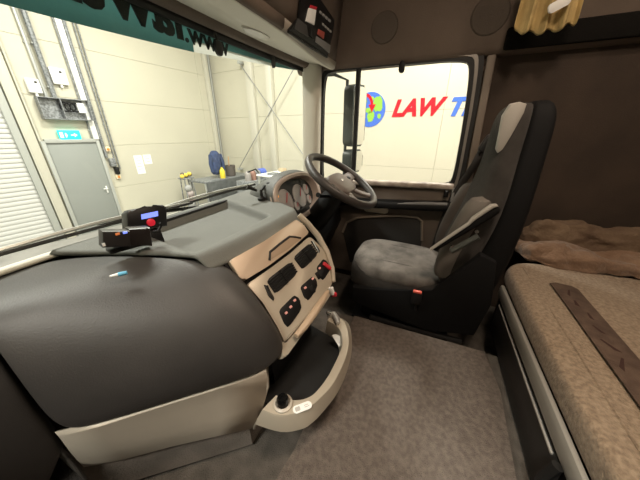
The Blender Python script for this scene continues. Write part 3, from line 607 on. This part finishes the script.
x, y = cl(325, 267); B(CM @ Matrix.Translation((x, y, .01)) @ Matrix.Rotation(R(-62), 4, 'Z')).box((0, 0, .003), (.045, .018, .01), .004).build('hazard_switch', redlamp, cp, 'red rocker switch')
for pts in (((262.5, 285), (266, 286), (273.5, 299), (272, 301), (267.5, 297)), ((309.5, 241.5), (311.5, 241.5), (319, 251), (318, 253.5), (314.5, 249.5))):
    v = cq(pts, .0, .009, 'thumb_wheel_slot', rubber, cp); B(CM).tube([(*cl(*pts[1]), .009), (*cl(*pts[3]), .009)], .003, 6).build('thumb_wheel', chrome, v)
for u, v in ((311, 290), (317, 276)): x, y = cl(u, v); B(CM).box((x, y, .008), (.02, .03, .008), .003).build('blank_key', blackpl, cp)
# rim along the driver side of the panel
B().tube([at(u, v, nC, cc + nC * .01) for u, v in ((299, 215), (308, 224), (318, 236), (327, 252), (332, 268), (333.5, 282))], [.012, .013, .013, .012, .011, .009], 10).build('panel_rim', silver, da)
# lower lip with pull handle
cq([(281, 341), (284.5, 345), (316, 306), (331, 288), (333, 291), (318, 315), (300, 338), (287, 356), (283, 359)], -.03, .0, 'lower_lip', silver, da, None, .006)
B().tube([at(u, v, nC, cc + nC * .02) for u, v in ((296, 336), (304, 327), (314, 313), (323, 299), (328, 291))], [.009, .013, .014, .012, .007], 10).build('drawer_handle', mat('handle_beige', (.55, .42, .3), .4), da)
p = at(331.5, 291, nC, cc + nC * .012); B(frame(p, (1, 0, 0), (0, .3, 1))).box((0, 0, 0), (.018, .035, .02), .005).build('lever_tip', white_p, da)
B(frame(p, (1, 0, 0), (0, .3, 1))).box((.003, -.018, .006), (.016, .018, .02), .004).build('lever_mark', redlamp, da)
# swing-out tray
PZ = (0, 0, 1)
tz_ = .24
topc = [at(u, v, PZ, (0, 0, tz_)) for u, v in ((261.6, 411), (277.5, 416.6), (296, 414.7), (308, 409), (318.8, 400.6), (333.8, 383.8), (345, 361), (349, 344), (347, 327), (341, 318.5), (332, 315))]; topc = crom(topc)
inn = [at(u, v, PZ, (0, 0, tz_)) for u, v in ((277, 395), (284, 398), (297, 400), (307, 398), (316, 392), (328, 376), (338.5, 355), (342, 343), (340, 332), (335, 326), (327, 321))]; inn = crom(inn)
bot = [at(u, v, PZ, (0, 0, .175)) for u, v in ((254, 424), (281, 432), (302, 429), (312, 423), (322, 413), (338, 392), (348, 368), (352, 347), (350, 327), (343, 319), (333, 316))]; bot = crom(bot)
b = B(); b.grid([[(p.x + .01, p.y + .015, .165) for p in bot], [tuple(p) for p in bot], [tuple(lerp(p, q, .9)) for p, q in zip(bot, topc)], [(lerp(p, q, .06).x, lerp(p, q, .06).y, tz_ + .003) for p, q in zip(topc, inn)], [(lerp(p, q, .94).x, lerp(p, q, .94).y, tz_ + .003) for p, q in zip(topc, inn)], [(p.x, p.y, tz_ - .004) for p in inn], [(p.x + .006, p.y + .012, .16) for p in inn]])
tr = b.build('tray_rim', silver, da, smooth=40)
cxy = sum((Vector((p.x, p.y)) for p in inn), Vector((0, 0))) / len(inn)
bp = [(p.x, p.y) for p in inn] + [(.90, .45), (.48, .47)]
B().poly(bp, .15, .158).build('tray_floor', rubber, da, smooth=0)
b = B(); b.grid([[(.86, .42, .16), (.55, .43, .16)], [(.86, .44, .42), (.5, .40, .42)]]); b.build('tray_back', blackpl, da, smooth=0)
def onTray(u, v): return at(u, v, PZ, (0, 0, tz_ + .004))
p = onTray(283, 404)
k = B(Matrix.Translation(p)); k.lathe([(.03, 0), (.031, .006), (.024, .01), (.02, .004)], 24); k.build('socket_ring', mat('ring_beige', (.5, .45, .38), .4), da)
B(Matrix.Translation(p + Vector((0, 0, .004)))).lathe([(.019, 0), (.019, .022), (.014, .03), (.004, .031)], 20).build('lighter_knob', mat('knob_black', (.005, .005, .005), .15), da)
p = onTray(302.5, 407.5); e = onTray(307, 405.5) - onTray(298, 409)
M_ = frame(p, e, PZ_ := (Vector((0, 0, 1)).cross(e)))
B(M_).poly(rrect(.062, .026, .012), 0, .002).build('tray_badge', paper, da)
b = B(M_)
for xx in (-.016,):
    ring_o = rrect(.016, .014, .003, 2, xx, 0); b.poly(ring_o, .002, .0026)
b.poly([(.006, -.004), (.022, -.004), (.022, -.002), (.006, -.002)], .002, .0026); b.poly([(.006, .002), (.02, .002), (.02, .004), (.006, .004)], .002, .0026); b.build('badge_symbol', mat('badge_grey', (.5, .48, .46), .5), da, smooth=0)
p = at(331, 316, PZ, (0, 0, tz_ + .01)); B().tube([p + Vector((.0, .02, 0)), p + Vector((.01, -.01, .004)), p + Vector((-.015, -.035, .006)), p + Vector((-.04, -.05, .004))], [.012, .016, .015, .01], 10).build('tray_hinge', mat('hinge_silver', (.55, .53, .5), .3, .4), da)
k = B(frame(p + Vector((0, .01, .012)), (1, 0, 0), (0, 1, 0))); k.lathe([(.013, 0), (.013, .006), (.008, .008), (.007, .002)], 16); k.build('hinge_pin', chrome, da)
# instrument binnacle
IC = Vector((1.345, .715, .705)); IM = frame(IC, (1, .0, 0), (0, .38, 1))
hw, hh = .265, .125
el = lambda a, b_, z, n=36, p=2.5: [(x, y, z) for x, y in sup(a, b_, p, n)]
bz = B(IM); rows = [el(hw * 1.06, hh * 1.1, -.02), el(hw * 1.05, hh * 1.09, .005), el(hw, hh * 1.02, .012), el(hw * .92, hh * .9, .006), el(hw * .88, hh * .84, -.04)]; bz.grid(rows, True); ib = bz.build('cluster_bezel', mat('bezel_rose', (.44, .36, .31), .4, .2), da)
cf = B(IM); cf.poly([(x, y) for x, y, _ in el(hw * .9, hh * .86, 0)], -.06, -.04); cf = cf.build('cluster_face', rubber, da)
for (x, y, r) in ((-.12, -.005, .075), (.05, -.005, .075), (-.02, -.055, .03), (.155, .02, .035), (.155, -.05, .03)):
    g = B(IM @ Matrix.Translation((x, y, -.04))); g.lathe([(r, 0), (r, .004), (r * .92, .006), (r * .9, .003), (.001, .003)], 24); g = g.build('gauge', dial, da)
    B(IM @ Matrix.Translation((x, y, -.034))).poly([(-.003, -.005), (.003, -.005), (r * .55, r * .6), (r * .5, r * .63)], 0, .002).build('needle', redlamp, g)
B(IM).box((-.195, .045, -.03), (.022, .022, .012), .004).build('warning_lamp', orange_l, da, 'glowing orange warning light')
B(IM).box((-.01, -.095, -.025), (.2, .03, .02), .006).build('trip_display', blackpl, da)
hd = B(); rows = []
for t_, a, b_, dy, dz in ((0, hw * 1.065, hh * 1.11, 0, 0), (.3, hw * 1.05, hh * 1.1, .06, .008), (.65, hw * .98, hh * .92, .16, -.012), (1, hw * .9, hh * .5, .29, -.045)):
    rows.append([IM @ Vector((x, y, -.0)) + Vector((.05 * t_, dy, dz)) for x, y, _ in el(a, b_, 0)])
hd.grid(rows, True); hd.build('cluster_hood', mat('hood_skin', (.075, .077, .073), .55, bump=.2, bscale=300), da, smooth=60)
B().box((1.34, .90, .60), (.60, .22, .16), .04).build('cluster_base', blackpl, da)
B().box((1.78, .80, .66), (.34, .34, .12), .04).build('driver_end_vent_box', darkpl, da)
# ---------------------------------------------------------------- steering wheel
WC = Vector((1.42, .475, .80)); tl = R(33)
WM = frame(WC, (1, 0, 0), (0, math.cos(tl), math.sin(tl)))
sw = thing('steering_wheel', 'dark four spoke steering wheel with taupe hub pad', 'steering wheel', WC)
RW = .226; wheel_m = mat('wheel_leather', (.045, .038, .035), .4, bump=.15, bscale=300); hub_m = mat('hub_taupe', (.145, .118, .103), .5, bump=.1, bscale=300)
b = B(WM); n = 56; rings = []
for k in range(n):
    a = 2 * math.pi * k / n; rings.append([((RW + .02 * math.cos(q)) * math.cos(a), (RW + .02 * math.cos(q)) * math.sin(a), .023 * math.sin(q)) for q in [2 * math.pi * j / 12 for j in range(12)]])
b.grid(rings + [rings[0]], True); bmesh.ops.remove_doubles(b.bm, verts=b.bm.verts, dist=1e-6); b.build('rim', wheel_m, sw)
b = B(WM); b.loft([[(x * s_, y * s_ - .01, z) for x, y in sup(.12, .082, 3.6, 32)] for s_, z in ((.75, -.06), (.95, -.045), (1, -.025), (.98, -.012), (.92, -.004), (.6, .001))]); b.build('hub', hub_m, sw, smooth=60)
for (a, r0, w0, w1) in ((R(2), .08, .04, .03), (R(178), .08, .04, .03), (R(-58), .07, .024, .02), (R(-122), .07, .024, .02)):
    d_ = Vector((math.cos(a), math.sin(a), 0)); pts = [d_ * r0 + Vector((0, 0, -.022)), d_ * .14 + Vector((0, 0, -.02)), d_ * .19 + Vector((0, 0, -.012)), d_ * RW]
    s_ = Vector((-d_.y, d_.x, 0)); b = B(WM)
    b.loft([[p + s_ * x + Vector((0, 0, y)) for x, y in sup(lerp(w0, w1, i / 3), .010, 3, 12)] for i, p in enumerate(pts)]); b.build('spoke', hub_m, sw, smooth=60)
for sgn in (-1, 1):
    b = B(WM); b.poly(sup(.018, .012, 3, 18), -.02, -.006, .003); o = b.build('button_pad', blackpl, sw)
    for v in o.data.vertices: v.co += WM.to_3x3() @ Vector((sgn * .145, .0, 0))
b = B(WM); b.poly(sup(.014, .008, 2, 14), -.001, .003, .001); b.build('hub_emblem', chrome, sw)
b = B(WM); b.tube([(0, -.01, -.06), (0, -.01, -.16), (0, .0, -.34)], [.05, .07, .075], 16); b.build('column', blackpl, sw)
for sgn in (-1, 1): B(WM).tube([(sgn * .05, 0, -.11), (sgn * .14, .02, -.10), (sgn * .19, .03, -.085)], [.009, .01, .014], 8).build('stalk', blackpl, sw)

# ================================================================ driver's seat
st = thing('driver_seat', 'dark grey fabric driver seat with tall integrated headrest', 'seat', (1.47, .05, -.17))
CX = 1.475
# cushion
b = B(); rings = []
for y, hw_, zt, zbm in ((-.17, .22, .335, .20), (-.12, .235, .345, .17), (.0, .245, .355, .16), (.15, .245, .365, .155), (.28, .235, .375, .165), (.34, .215, .365, .18), (.37, .18, .345, .2)):
    rings.append([(CX + x, y, (zt + zbm) / 2 + z) for x, z in sup(hw_, (zt - zbm) / 2, 3.6, 28)])
b.loft(rings); b.build('cushion', fabric, st, sub=1)
b = B(); b.loft([[(CX + x * k_, .10 + y * k_, z + .035 * (y * k_ + .25) * (z > .3) - .012 * (abs(x) / .24) ** 2 * (z > .3)) for x, y in sup(.243, .268, 3.4, 40)] for k_, z in ((.97, .285), (1, .305), (1, .328), (.97, .345), (.9, .356), (.78, .362), (.5, .365))]); b.build('cushion_pad', fabric_l, st, smooth=60)
for xx in (-.125, .125): B().tube([(CX + xx * (1 - .1 * (y > .25)), y, .352 + .035 * (y + .25) - .006) for y in (-.14, -.05, .05, .15, .25)], .0045, 6).build('cushion_seam', fabric, st)
B().tube([(CX - .125 + .25 * k / 6, .04 + .01 * math.sin(k), .3595 - .004) for k in range(7)], .004, 6).build('cushion_seam', fabric, st)
# backrest: padded front and hard shell
zs = [(.27, -.185, .055, .225), (.36, -.175, .065, .235), (.5, -.205, .072, .24), (.65, -.245, .068, .235), (.8, -.272, .062, .215), (.93, -.285, .06, .185), (1.04, -.29, .062, .17), (1.11, -.292, .06, .162), (1.15, -.296, .05, .145), (1.17, -.305, .035, .115)]
b = B(); b.loft([[(CX + x, yc + y, z) for x, y in sup(hx, hy, 4 if z < .85 else 2.8, 32)] for z, yc, hy, hx in zs]); b.build('backrest', fabric, st, sub=1)
zs = [(.20, -.28, .07, .21), (.3, -.29, .085, .225), (.5, -.335, .075, .228), (.75, -.355, .062, .225), (.95, -.362, .055, .19), (1.08, -.364, .055, .172), (1.14, -.362, .05, .155), (1.18, -.355, .03, .125)]
b = B(); b.loft([[(CX + x, yc + y, z) for x, y in sup(hx, hy, 4, 28)] for z, yc, hy, hx in zs]); b.build('back_shell', seatshell, st, sub=1)
for sgn in (-1, 1):
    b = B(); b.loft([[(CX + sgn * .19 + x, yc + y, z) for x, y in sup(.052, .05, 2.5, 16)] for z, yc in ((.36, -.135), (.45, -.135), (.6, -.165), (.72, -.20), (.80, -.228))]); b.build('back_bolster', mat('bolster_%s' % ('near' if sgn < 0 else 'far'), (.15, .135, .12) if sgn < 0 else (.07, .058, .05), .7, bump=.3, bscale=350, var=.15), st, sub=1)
for sgn in (-1,):
    PM = frame((CX + sgn * .193, -.25, 1.07), (0, -sgn * -1, 0), (-sgn * .09, 0, 1)) if 0 else frame((CX + sgn * .168, -.268, 1.075), (0, -1 if sgn < 0 else 1, 0), (-sgn * -.10, 0, 1))
    b = B(PM); q = 1 if sgn < 0 else -1
    b.poly([(q * x, y) for x, y in ((-.04, -.02), (-.045, .04), (-.03, .082), (0, .088), (.022, .08), (.022, .05), (.002, -.03), (-.012, -.085), (-.026, -.10), (-.036, -.085))], -.02, .008, .006); b.build('headrest_wing', leather, st, 'light grey leather headrest side pad')
# folded armrest on the near side
AM = frame((1.205, -.175, .665), (0, .66, -.75), (-1, 0, 0))
b = B(); A0, A1 = Vector((1.205, -.065, .545)), Vector((1.205, -.275, .775)); ax = (A1 - A0).normalized(); side = Vector((-1, 0, 0)); nr = ax.cross(side)
b.loft([[A0.lerp(A1, t_) + side * x + nr * y * k_ for x, y in sup(.022, .022, 3.4, 16)] for t_, k_ in ((0, .35), (.06, .5), (.5, .7), (.85, 1), (.97, .9), (1, .5))]); b.build('armrest', seatshell, st, sub=1)
b = B(); b.loft([[A0.lerp(A1, t_) + Vector((-.004, .0, .0)) + side * x - nr * (.026 + .0) * -1 * 0 + Vector((0, .012 * k_, .012 * k_)) + nr * y * k_ + side * .006 for x, y in sup(.016, .007, 3, 12)] for t_, k_ in ((-.03, .6), (.3, .7), (.6, .8), (.68, 1.2), (.95, 1.3), (1.0, .8))]); b.build('armrest_lit_edge', leather, st, 'pale strip painting the lit top of folded armrest')  # pale strip paints the light on the black armrest's top edge
for t_ in (.25, .62): q = A0.lerp(A1, t_); B(frame(q + Vector((-.028, -.02, -.02)), (0, 1, 0), (0, 0, 1))).lathe([(.008, -.004), (.008, .006), (.004, .008)], 12).build('armrest_bolt', chrome, st)
B().tube([A0.lerp(A1, .2) + Vector((-.03, -.03, -.03)), A0.lerp(A1, .6) + Vector((-.03, -.035, -.035))], .014, 8).build('adjuster', mat('adjuster_grey', (.06, .065, .06), .4), st)
# side shield, suspension base
B(frame((1.225, 0, 0), (0, -1, 0), (0, 0, 1))).poly([(-.32, .12), (.1, .05), (.33, .1), (.36, .30), (.33, .52), (.26, .55), (.17, .42), (.1, .30), (-.1, .26), (-.32, .22)], -.03, .012, .012).build('side_shield', seatshell, st)
B().box((CX, .05, .08), (.42, .46, .16), .03).build('suspension_box', blackpl, st)
B().box((CX, .05, -.08), (.46, .56, .17), .02).build('base_plinth', blackpl, st)
B(frame((1.235, .02, .03), (0, -1, 0), (0, 0, 1))).box((.06, 0, 0), (.5, .03, .02), .008).build('slide_rail', mat('rail_dark', (.04, .04, .04), .3, .6), st)
t = thing('belt_buckle', 'black seat belt buckle with red release button beside the cushion', 'buckle', (1.2, -.03, .2))
B().box((1.205, -.03, .255), (.022, .05, .075), .006).build('body', blackpl, t)
B().box((1.203, -.03, .294), (.018, .042, .012), .003).build('release_button', mat('buckle_red', (.75, .12, .08), .4), t)
B().tube([(1.205, -.03, .225), (1.215, -.04, .17)], .008).build('stem', blackpl, t)
# seat belt
t = thing('seat_belt', 'black seat belt hanging from the door pillar behind the seat', 'belt', (1.90, -.2, .2))
pts = [(1.85, -.262, .97), (1.86, -.238, .88), (1.885, -.19, .75), (1.90, -.15, .62), (1.905, -.13, .50), (1.90, -.11, .32), (1.895, -.10, .1)]
b = B(); b.grid([[Vector(p) + Vector((-.003, .02, 0)), Vector(p) + Vector((.003, -.026, 0))] for p in pts]); b.build('webbing', beltm, t, solid=.003)
B(frame((1.85, -.268, 1.0), (0, -1, -.45), (0, -.45, 1))).poly(rrect(.04, .1, .016), -.02, .025, .006).build('guide', mat('guide_black', (.02, .02, .02), .3), t)

# ================================================================ bunk
bn = thing('bunk_base', 'bunk box with silver front rail and dark drawer fronts', 'bunk', (.7, -.85, 0))
B().box((.64, -.88, .12), (1.75, .82, .27)).build('box', blackpl, bn, smooth=0)
b = B(); b.loft([[(x, -.458 + y, .247 + z) for y, z in sup(.012, .036, 3, 14)] for x in (-.23, .3, .8, 1.3, 1.44, 1.475)]); b.build('front_rail', mat('bunk_silver', (.5, .49, .45), .35, .3), bn)
for x0, x1 in ((-.2, .585), (.63, 1.44)):
    d_ = B(); d_.box(((x0 + x1) / 2, -.462, .105), (x1 - x0, .02, .19), .006); d_ = d_.build('drawer_front', darkpl, bn)
    B().box(((x0 + x1) / 2, -.449, .192), (x1 - x0 - .06, .008, .010), .003).build('handle_highlight', mat('highlight_bright', (.75, .74, .7), .25, .5), d_)  # bright bar paints the highlight in the drawer's handle recess
B().tube([(.607, -.436, .225), (.607, -.42, .15), (.607, -.43, .05)], .014, 8).build('strap', rubber, bn)
mt_ = thing('mattress', 'tan terry covered bunk mattress with dark printed band', 'mattress', (.7, -.85, .26))
def mtop(x, y): return .372 + .004 * math.sin(9 * x + 3 * y) + .003 * math.sin(17 * y - 4 * x)
# outline of the mattress with the rounded corner behind the seat
ol_ = [(-.23, -.465), (.3, -.465), (.8, -.465), (1.25, -.465), (1.42, -.466)] + [(1.50 + .17 * math.sin(R(a)), -.635 + .17 * math.cos(R(a))) for a in (0, 15, 30, 45, 60, 75, 90)] + [(1.68, -.75), (1.68, -1.0), (1.68, -1.28), (.8, -1.28), (-.23, -1.28)]
c_ = Vector((.7, -.9)); rows = []
for s_, z in ((1, .262), (1.004, .30), (1.0, .335), (.985, .358), (.96, .370)):
    rows.append([((p[0] - c_.x) * (1 - (1 - s_) * .45) + c_.x, (p[1] - c_.y) * (1 - (1 - s_) * 1.0) + c_.y, z) for p in ol_])
for s_ in (.85, .6, .3): rows.append([((p[0] - c_.x) * s_ + c_.x, (p[1] - c_.y) * s_ + c_.y, mtop(p[0] * s_, p[1] * s_)) for p in ol_])
b = B(); v = b.grid(rows, True); b.bm.faces.new(v[-1]); b.bm.faces.new(v[0][::-1]); b.build('cover', mattm, mt_, sub=2)
b = B(); b.grid([[(x, -.545 - .0035, mtop(x, -.545) + .001), (x, -.545, mtop(x, -.545) + .005), (x, -.545 + .0035, mtop(x, -.545) + .001)] for x in [-.2 + 1.75 * k / 20 for k in range(21)]]); b.build('seam', mattm, mt_, smooth=60)
bl = [at(u, v, PZ, (0, 0, .378)) for u, v in ((552, 292), (555, 289), (566, 287.5), (571, 289), (640, 384), (648, 396), (660, 470), (640, 441))]
b = B(); b.poly([(1.375, -.615), (1.40, -.612), (1.418, -.64), (1.41, -.70), (1.385, -.715), (.2, -.70), (.2, -.60)][::-1], .3785, .3815, .002); b.build('dark_band', stripem, mt_)
b = B(); rn = random.Random(7)
for k in range(13):
    cx = 1.33 - .085 * k; cy = -.657 + .012 * rn.uniform(-1, 1); a = rn.uniform(-.5, .5); L, H = rn.uniform(.022, .036), rn.uniform(.005, .009)
    b.poly([(cx + L * math.cos(a) - H * math.sin(a) * s1 if 0 else cx + sx * L * math.cos(a) - sy * H * math.sin(a), cy + sx * L * math.sin(a) + sy * H * math.cos(a)) for sx, sy, s1 in ((-1, -1, 0), (1, -.4, 0), (1, .6, 0), (-.6, 1, 0))], .3815, .3823)
b.build('band_marks', stripep, mt_, smooth=0)
# bedding heaps at the far end
def heap(name, lab, cx, cy, z0, hx, hy, hz, seed, m, p=2.6):
    rn = random.Random(seed); ph = [rn.uniform(0, 6) for _ in range(6)]; b = B(); rows = []
    for s_, k in ((1, 0), (1.03, .25), (1.02, .5), (.95, .75), (.82, .93), (.6, 1), (.3, 1.03)):
        rows.append([])
        for x, y in sup(hx * s_, hy * s_, p, 40):
            wv = .10 * math.sin(9 * x / hx * .6 + ph[0] + 3 * y / hy) + .08 * math.sin(5 * y / hy + ph[1] - 4 * x / hx) + .05 * math.sin(11 * x / hx + ph[2])
            rows[-1].append((cx + x, cy + y, z0 + hz * k * (1 + wv * (k > .3))))
    v = b.grid(rows, True); b.bm.faces.new(v[-1]); b.bm.faces.new(v[0][::-1])
    o = b.build(name, m, sub=3); tx = bpy.data.textures.new(name, 'CLOUDS'); tx.noise_scale = .13; tx.noise_depth = 2
    md = o.modifiers.new('folds', 'DISPLACE'); md.texture = tx; md.texture_coords = 'GLOBAL'; md.strength = .075; md.mid_level = .55
    return tag(o, lab, 'bedding')
heap('folded_blanket', 'brown folded blanket lying across the end of the mattress', 1.775, -.90, .35, .155, .34, .12, 3, blanketm, 4)
heap('rumpled_duvet', 'darker rumpled brown bedding heaped against the side wall', 1.84, -.92, .42, .085, .34, .15, 9, mat('duvet_brown', (.13, .085, .055), .95, bump=.6, bscale=80, col2=(.2, .14, .09), vscale=9), 3)

# ================================================================ small things
# floor mat
b = B(); b.poly([(-.22, -.43), (.45, -.40), (1.0, -.425), (1.225, -.40), (1.228, .30), (.9, .305), (.45, .295), (.2, .33), (-.22, .35)], .001, .014, .005)
tag(b.build('floor_mat', matm), 'worn grey brown speckled mat covering the engine tunnel', 'mat')
# on-board unit
t = thing('toll_unit', 'black rounded dashboard unit with blue display and red button', 'device', (.51, .86, .70))
q0 = at(147, 217, (0, 1, 0), (0, .87, 0)); UM = frame(q0, Vector((1, -.12, .0)), (0, .25, 1))
def ul(u, v): return loc2(UM, at(u, v, UM.col[2][:3], q0))
oo = [ul(*p) for p in ((128, 230), (127, 213), (130, 209.5), (146, 207.5), (147, 206), (151, 206), (153, 206.5), (163, 204.5), (167, 207), (168, 226))]
B(UM).poly(oo, -.045, .0, .006).build('case', mat('unit_black', (.01, .01, .011), .35), t)
B(UM).poly([ul(*p) for p in ((141, 214.5), (157.5, 211), (158, 216), (141.5, 219.5))], .0, .002).build('display', lcd, t)
x, y = ul(150.5, 222.5); B(UM @ Matrix.Translation((x, y, 0))).lathe([(.013, 0), (.013, .006), (.007, .008)], 18).build('button', mat('unit_red', (.8, .02, .05), .4, emit=.15), t)
B(UM).box((0, -.075, -.03), (.07, .06, .03), .008).build('foot', blackpl, t)
# card reader in front of it
t = thing('card_reader', 'black boxy card reader with orange and blue lamps on dash', 'device', (.41, .75, .715))
q0 = at(116, 240, (0, 1, 0), (0, .76, 0)); RM = frame(q0, Vector((1, -.28, 0)), (0, .1, 1))
def rl(u, v): return loc2(RM, at(u, v, RM.col[2][:3], q0))
B(RM).poly([rl(*p) for p in ((103, 248), (102.5, 231.5), (130, 231), (131, 246.5))], -.05, .0, .004).build('case', mat('reader_black', (.02, .018, .018), .4), t)
B(RM).poly([rl(*p) for p in ((131, 247), (130, 229.5), (152, 228), (155, 247))], -.06, -.012, .008).build('holder', mat('holder_black', (.015, .012, .012), .35), t)
for (u, v), m_ in (((117.5, 234), mat('orange_lamp', (.8, .25, .08), .4, emit=.15)), ((125, 232.5), lcd)):
    x, y = rl(u, v); B(RM).box((x, y, .001), (.01, .006, .004), .001).build('indicator', m_, t)
x, y = rl(103.5, 244.5); B(RM).box((x, y, .002), (.006, .008, .004)).build('corner_light', white_p, t)
B().tube([at(u, v, (0, 1, 0), (0, .78, 0)) for u, v in ((153, 232), (158, 231), (161, 226), (160, 223))], .004, 6).build('cable', blackpl, t)
B(RM).box((.03, -.034, -.04), (.10, .012, .05), .004).build('base_plate', blackpl, t)
# phone mount
q = at(262, 200, PZ, (0, 0, .727)); t = thing('phone_mount', 'small black phone mount standing on the dash top', 'mount', q)
B(Matrix.Translation(q)).lathe([(.022, 0), (.022, .012), (.012, .018), (.009, .022)], 16).build('suction_foot', rubber, t)
B().tube([q + Vector((0, 0, .02)), q + Vector((0, 0, .05)), q + Vector((.04, .01, .062)), q + Vector((.08, 0, .06))], .008).build('arm', rubber, t)
B().tube([q + Vector((-.01, .02, .05)), q + Vector((-.045, .05, .075))], [.006, .012]).build('lock_lever', rubber, t)
B(Matrix.Translation(q + Vector((.085, 0, .062)))).box((0, 0, 0), (.05, .025, .04), .008).build('clamp', rubber, t)
# pen on the passenger shell
p0, p1 = at(110, 276.5, PZ, (0, 0, .718)), at(127, 272.5, PZ, (0, 0, .720)); t = thing('pen', 'blue and white pen lying on the passenger side of the dash', 'pen', p0)
B().tube([p0, p0.lerp(p1, .55)], [.003, .005], 8).build('barrel', white_p, t); B().tube([p0.lerp(p1, .5), p1], [.006, .005], 8).build('cap', mat('pen_blue', (.15, .5, .75), .4), t)
# white plug in the tray
p = at(335.5, 341, PZ, (0, 0, .2)); t = tag(B(frame(p, (.3, .7, .6), (.5, -.5, .4))).poly([(.028 * math.cos(R(a)), .028 * math.sin(R(a))) for a in range(0, 181, 15)], -.006, .006, .002).build('white_scraper', white_p), 'small white half round scraper standing in the black tray', 'scraper')
# wipers outside
for lab, xa, xb, zo in (('long wiper blade along the windscreen foot on passenger side', .06, .86, .0), ('wiper blade along the windscreen foot on driver side', .62, 1.36, .012)):
    t = thing('wiper', lab, 'wiper', ((xa + xb) / 2, 1.09, .72))
    Y = lambda x: yg(x) + .045 + zo
    za = .752 if xa < .3 else .735; z_b = .735 if xa < .3 else .742
    B().tube([(lerp(xa, xb, k / 6), Y(lerp(xa, xb, k / 6)), lerp(za, z_b, k / 6)) for k in range(7)], .006, 6).build('blade', rubber, t)
    B().tube([(lerp(xa, xb, k / 6), Y(lerp(xa, xb, k / 6)) + .012, lerp(za, z_b, k / 6) + .014 * math.sin(math.pi * k / 6)) for k in range(7)], .007, 6).build('bridge', zinc, t)
    xm = (xa + xb) / 2; B().tube([(xm, Y(xm) + .018, .755), (xm + .25, Y(xm) + .03, .73), (xm + .5, Y(xm) + .03, .69)], .009, 6).build('arm', rubber, t)
# cowl outside below the windscreen
b = B(); b.grid([[(x, yg(x) + .02, .70), (x, yg(x) + .07, .695), (x, yg(x) + .13, .64)] for x in xsn]); tag(b.build('trim_8', mat('cowl_cream', (.72, .7, .62), .4), solid=.01, smooth=60), 'pale painted cowl below the windscreen outside', 'cowl', kind='structure')
# hanging cloth at the top right
t = thing('chamois', 'yellow brown chamois cloth hanging from the upper shelf', 'cloth', (1.72, -.35, 1.47))
b = B(); rows = []
for k in range(25):
    s_ = k / 24; y = -.255 - .22 * s_; d_ = .018 * math.sin(22 * s_) + .01 * math.sin(47 * s_)
    rows.append([(1.72 + d_ * (1.2 - .3 * h) - .02 * h, y * (1 - .0) + .03 * (h - .5) * (s_ - .3), lerp(1.495 - .02 * math.sin(3.1 * s_) + .012 * math.sin(22 * s_ + 1), 1.80, h)) for h in (0, .25, .5, .75, 1)])
b.grid(rows); b.build('folds', chamois, t, solid=.006, sub=1)
b = B(); b.tube([(1.74, -.2, 1.80), (1.74, -.52, 1.80)], .008); b.build('hanging_rod', darkpl, t)
p = at(560, 4, PX, (1.66, 0, 0)); b = B(frame(p, (0, -1, .45), (-.3, .4, 1))); b.poly(rrect(.075, .035, .012), -.012, .0, .004); tag(b.build('white_tag', white_p), 'white plastic tag hanging on the chamois cloth', 'tag')
# cab lamps
for (nm, lab, loc, pw, sz_l) in (('cab_lamp', 'cab roof lamp above the engine tunnel', (.45, -.28, 2.2), ROOF_LAMP_W, .35), ('reading_lamp', 'bunk lamp under the roof above the mattress', (1.0, -.95, 2.2), BUNK_LAMP_W, .2)):
    t = thing(nm, lab, 'lamp', loc); x, y, z = loc
    B().box((x, y, z + .025), (sz_l + .06, sz_l * .6 + .05, .03), .01).build('housing', white_p, t); B().box((x, y, z + .006), (sz_l, sz_l * .6, .015), .005).build('diffuser', lamp_c, t)
    area_light(nm + '_light', (x, y, z - .005), pw, sz_l, sz_l * .6, (1, .79, .60))
